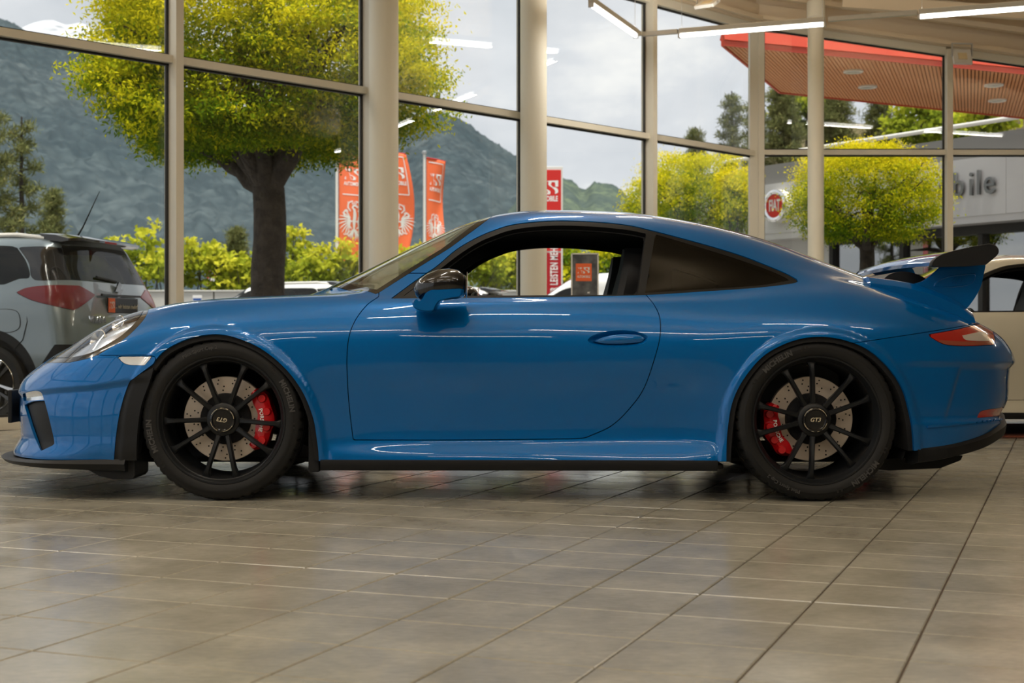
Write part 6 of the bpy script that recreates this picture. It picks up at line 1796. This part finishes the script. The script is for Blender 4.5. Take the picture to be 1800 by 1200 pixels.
# ---- white van
vr = [
 dict(xf=-2.7, xr=2.6, Lf=.5, pf=2.5, Lr=.2, pr=3, h=[(-2.7,.85),(2.7,.92)], z=[(-2.7,.3),(2.7,.35)]),
 dict(xf=-2.75, xr=2.65, Lf=.6, pf=2.5, Lr=.2, pr=3, h=[(-2.7,.9),(2.7,.97)], z=[(-2.7,.7),(2.7,.7)]),
 dict(xf=-2.65, xr=2.65, Lf=.7, pf=2.4, Lr=.2, pr=3, h=[(-2.7,.88),(-1.5,.96),(2.7,.97)], z=[(-2.7,.95),(-1.5,1.1),(2.7,1.1)]),
 dict(xf=-2.45, xr=2.62, Lf=.7, pf=2.3, Lr=.2, pr=3, h=[(-2.5,.8),(-1.5,.90),(2.7,.93)], z=[(-2.5,1.05),(-2.1,1.2),(-1.5,1.5),(2.7,1.5)]),
 dict(xf=-2.2, xr=2.58, Lf=.7, pf=2.2, Lr=.2, pr=3, h=[(-2.2,.6),(-1.3,.80),(2.7,.86)], z=[(-2.2,1.2),(-1.7,1.55),(-1.1,1.82),(2.7,1.85)]),
 dict(xf=-2.15, xr=2.55, Lf=.6, pf=2.2, Lr=.2, pr=3, h=[(-2.2,0),(2.7,0)], z=[(-2.2,1.22),(-1.7,1.60),(-1.05,1.92),(0,1.98),(2.7,1.97)]),
]
S_v = loft(vr, np.linspace(-2.75, 2.65, 130), -1.9, 2.2, 60, smooth=3); vs = Surf.from_grid(S_v)
van = empty('van', (2.55, 29.0, 0.0), R_(-5)); tag(van, 'white panel van seen through the coupe side window', 'car', 'cars parked outside')
for wx in (-1.75, 1.6): vs = vs.keep(lambda V, wx=wx: -circ(wx, .36, .42)(V))
vg, vs = vs.split(side(path([(-1.98,1.16),(-1.75,1.42),(-1.45,1.60),(-1.12,1.66)], [(-1.12,1.66),(-1.08,1.14)], [(-1.08,1.14),(-1.98,1.16)])), .004)
vw, vs = vs.split(lambda V: np.maximum(np.maximum(V[:, 0]+1.22, 1.22-V[:, 2]), np.maximum(V[:, 1]-.70, -2.3-V[:, 0])), .004)
both(vs).obj('body', M['white_paint'], van, .01); pair('side_window', vg, M['dark_glass'], 0, van); both(vw).obj('windscreen', M['dark_glass'], van)
vi = Surf.from_grid(S_v).offset(-.06); vi.V[:, 1] = np.maximum(vi.V[:, 1], 0); both(vi).obj('cabin', M['cabin'], van)
mb = MB(); mb.tube([(-1.02, -.965, .5), (-1.02, -.95, 1.2), (-1.0, -.86, 1.72)], .006, 5); mb.build('door_seam', M['gasket'], van)
for wx in (-1.75, 1.6):
    for s in (1, -1):
        mb = MB(); mb.lathe([(.0, -.09), (.21, -.09), (.23, -.11), (.33, -.10), (.355, -.05), (.355, .05), (.33, .1), (0, .1)], 40, 'y', (wx, -s*.83, .355)); mb.build('wheel', M['tyre'], van, True)

# ---- the cream white coupe behind the blue one
wc = copy_tree(car); wc.name = 'sports_coupe'
wc.location = (3.39, 10.38, 0); tag(wc, 'cream white coupe cut by the right picture edge behind the blue car', 'car')
for o in [q for q in wc.children if q.name.split('.')[0] in ('door_mirror', 'mirror_sail', 'rear_wing')]:
    for q in list(o.children_recursive)+[o]: bpy.data.objects.remove(q)
repaint(wc, M['paint'], M['cream_paint'])
for o in list(wc.children_recursive):
    if o.name.split('.')[0] == 'body_shell': o['label'] = 'cream white roof, wings and sills'
# thin red brown sheet on the floor under the cream coupe
mb = MB(); mb.box(3.3, 4.6, 9.52, 10.9, .001, .012, .003); o = mb.build('floor_sheet', mat_p('red_brown_sheet', (.20, .055, .03), .9)); tag(o, 'narrow red brown sheet on the floor under the cream coupe', 'mat')
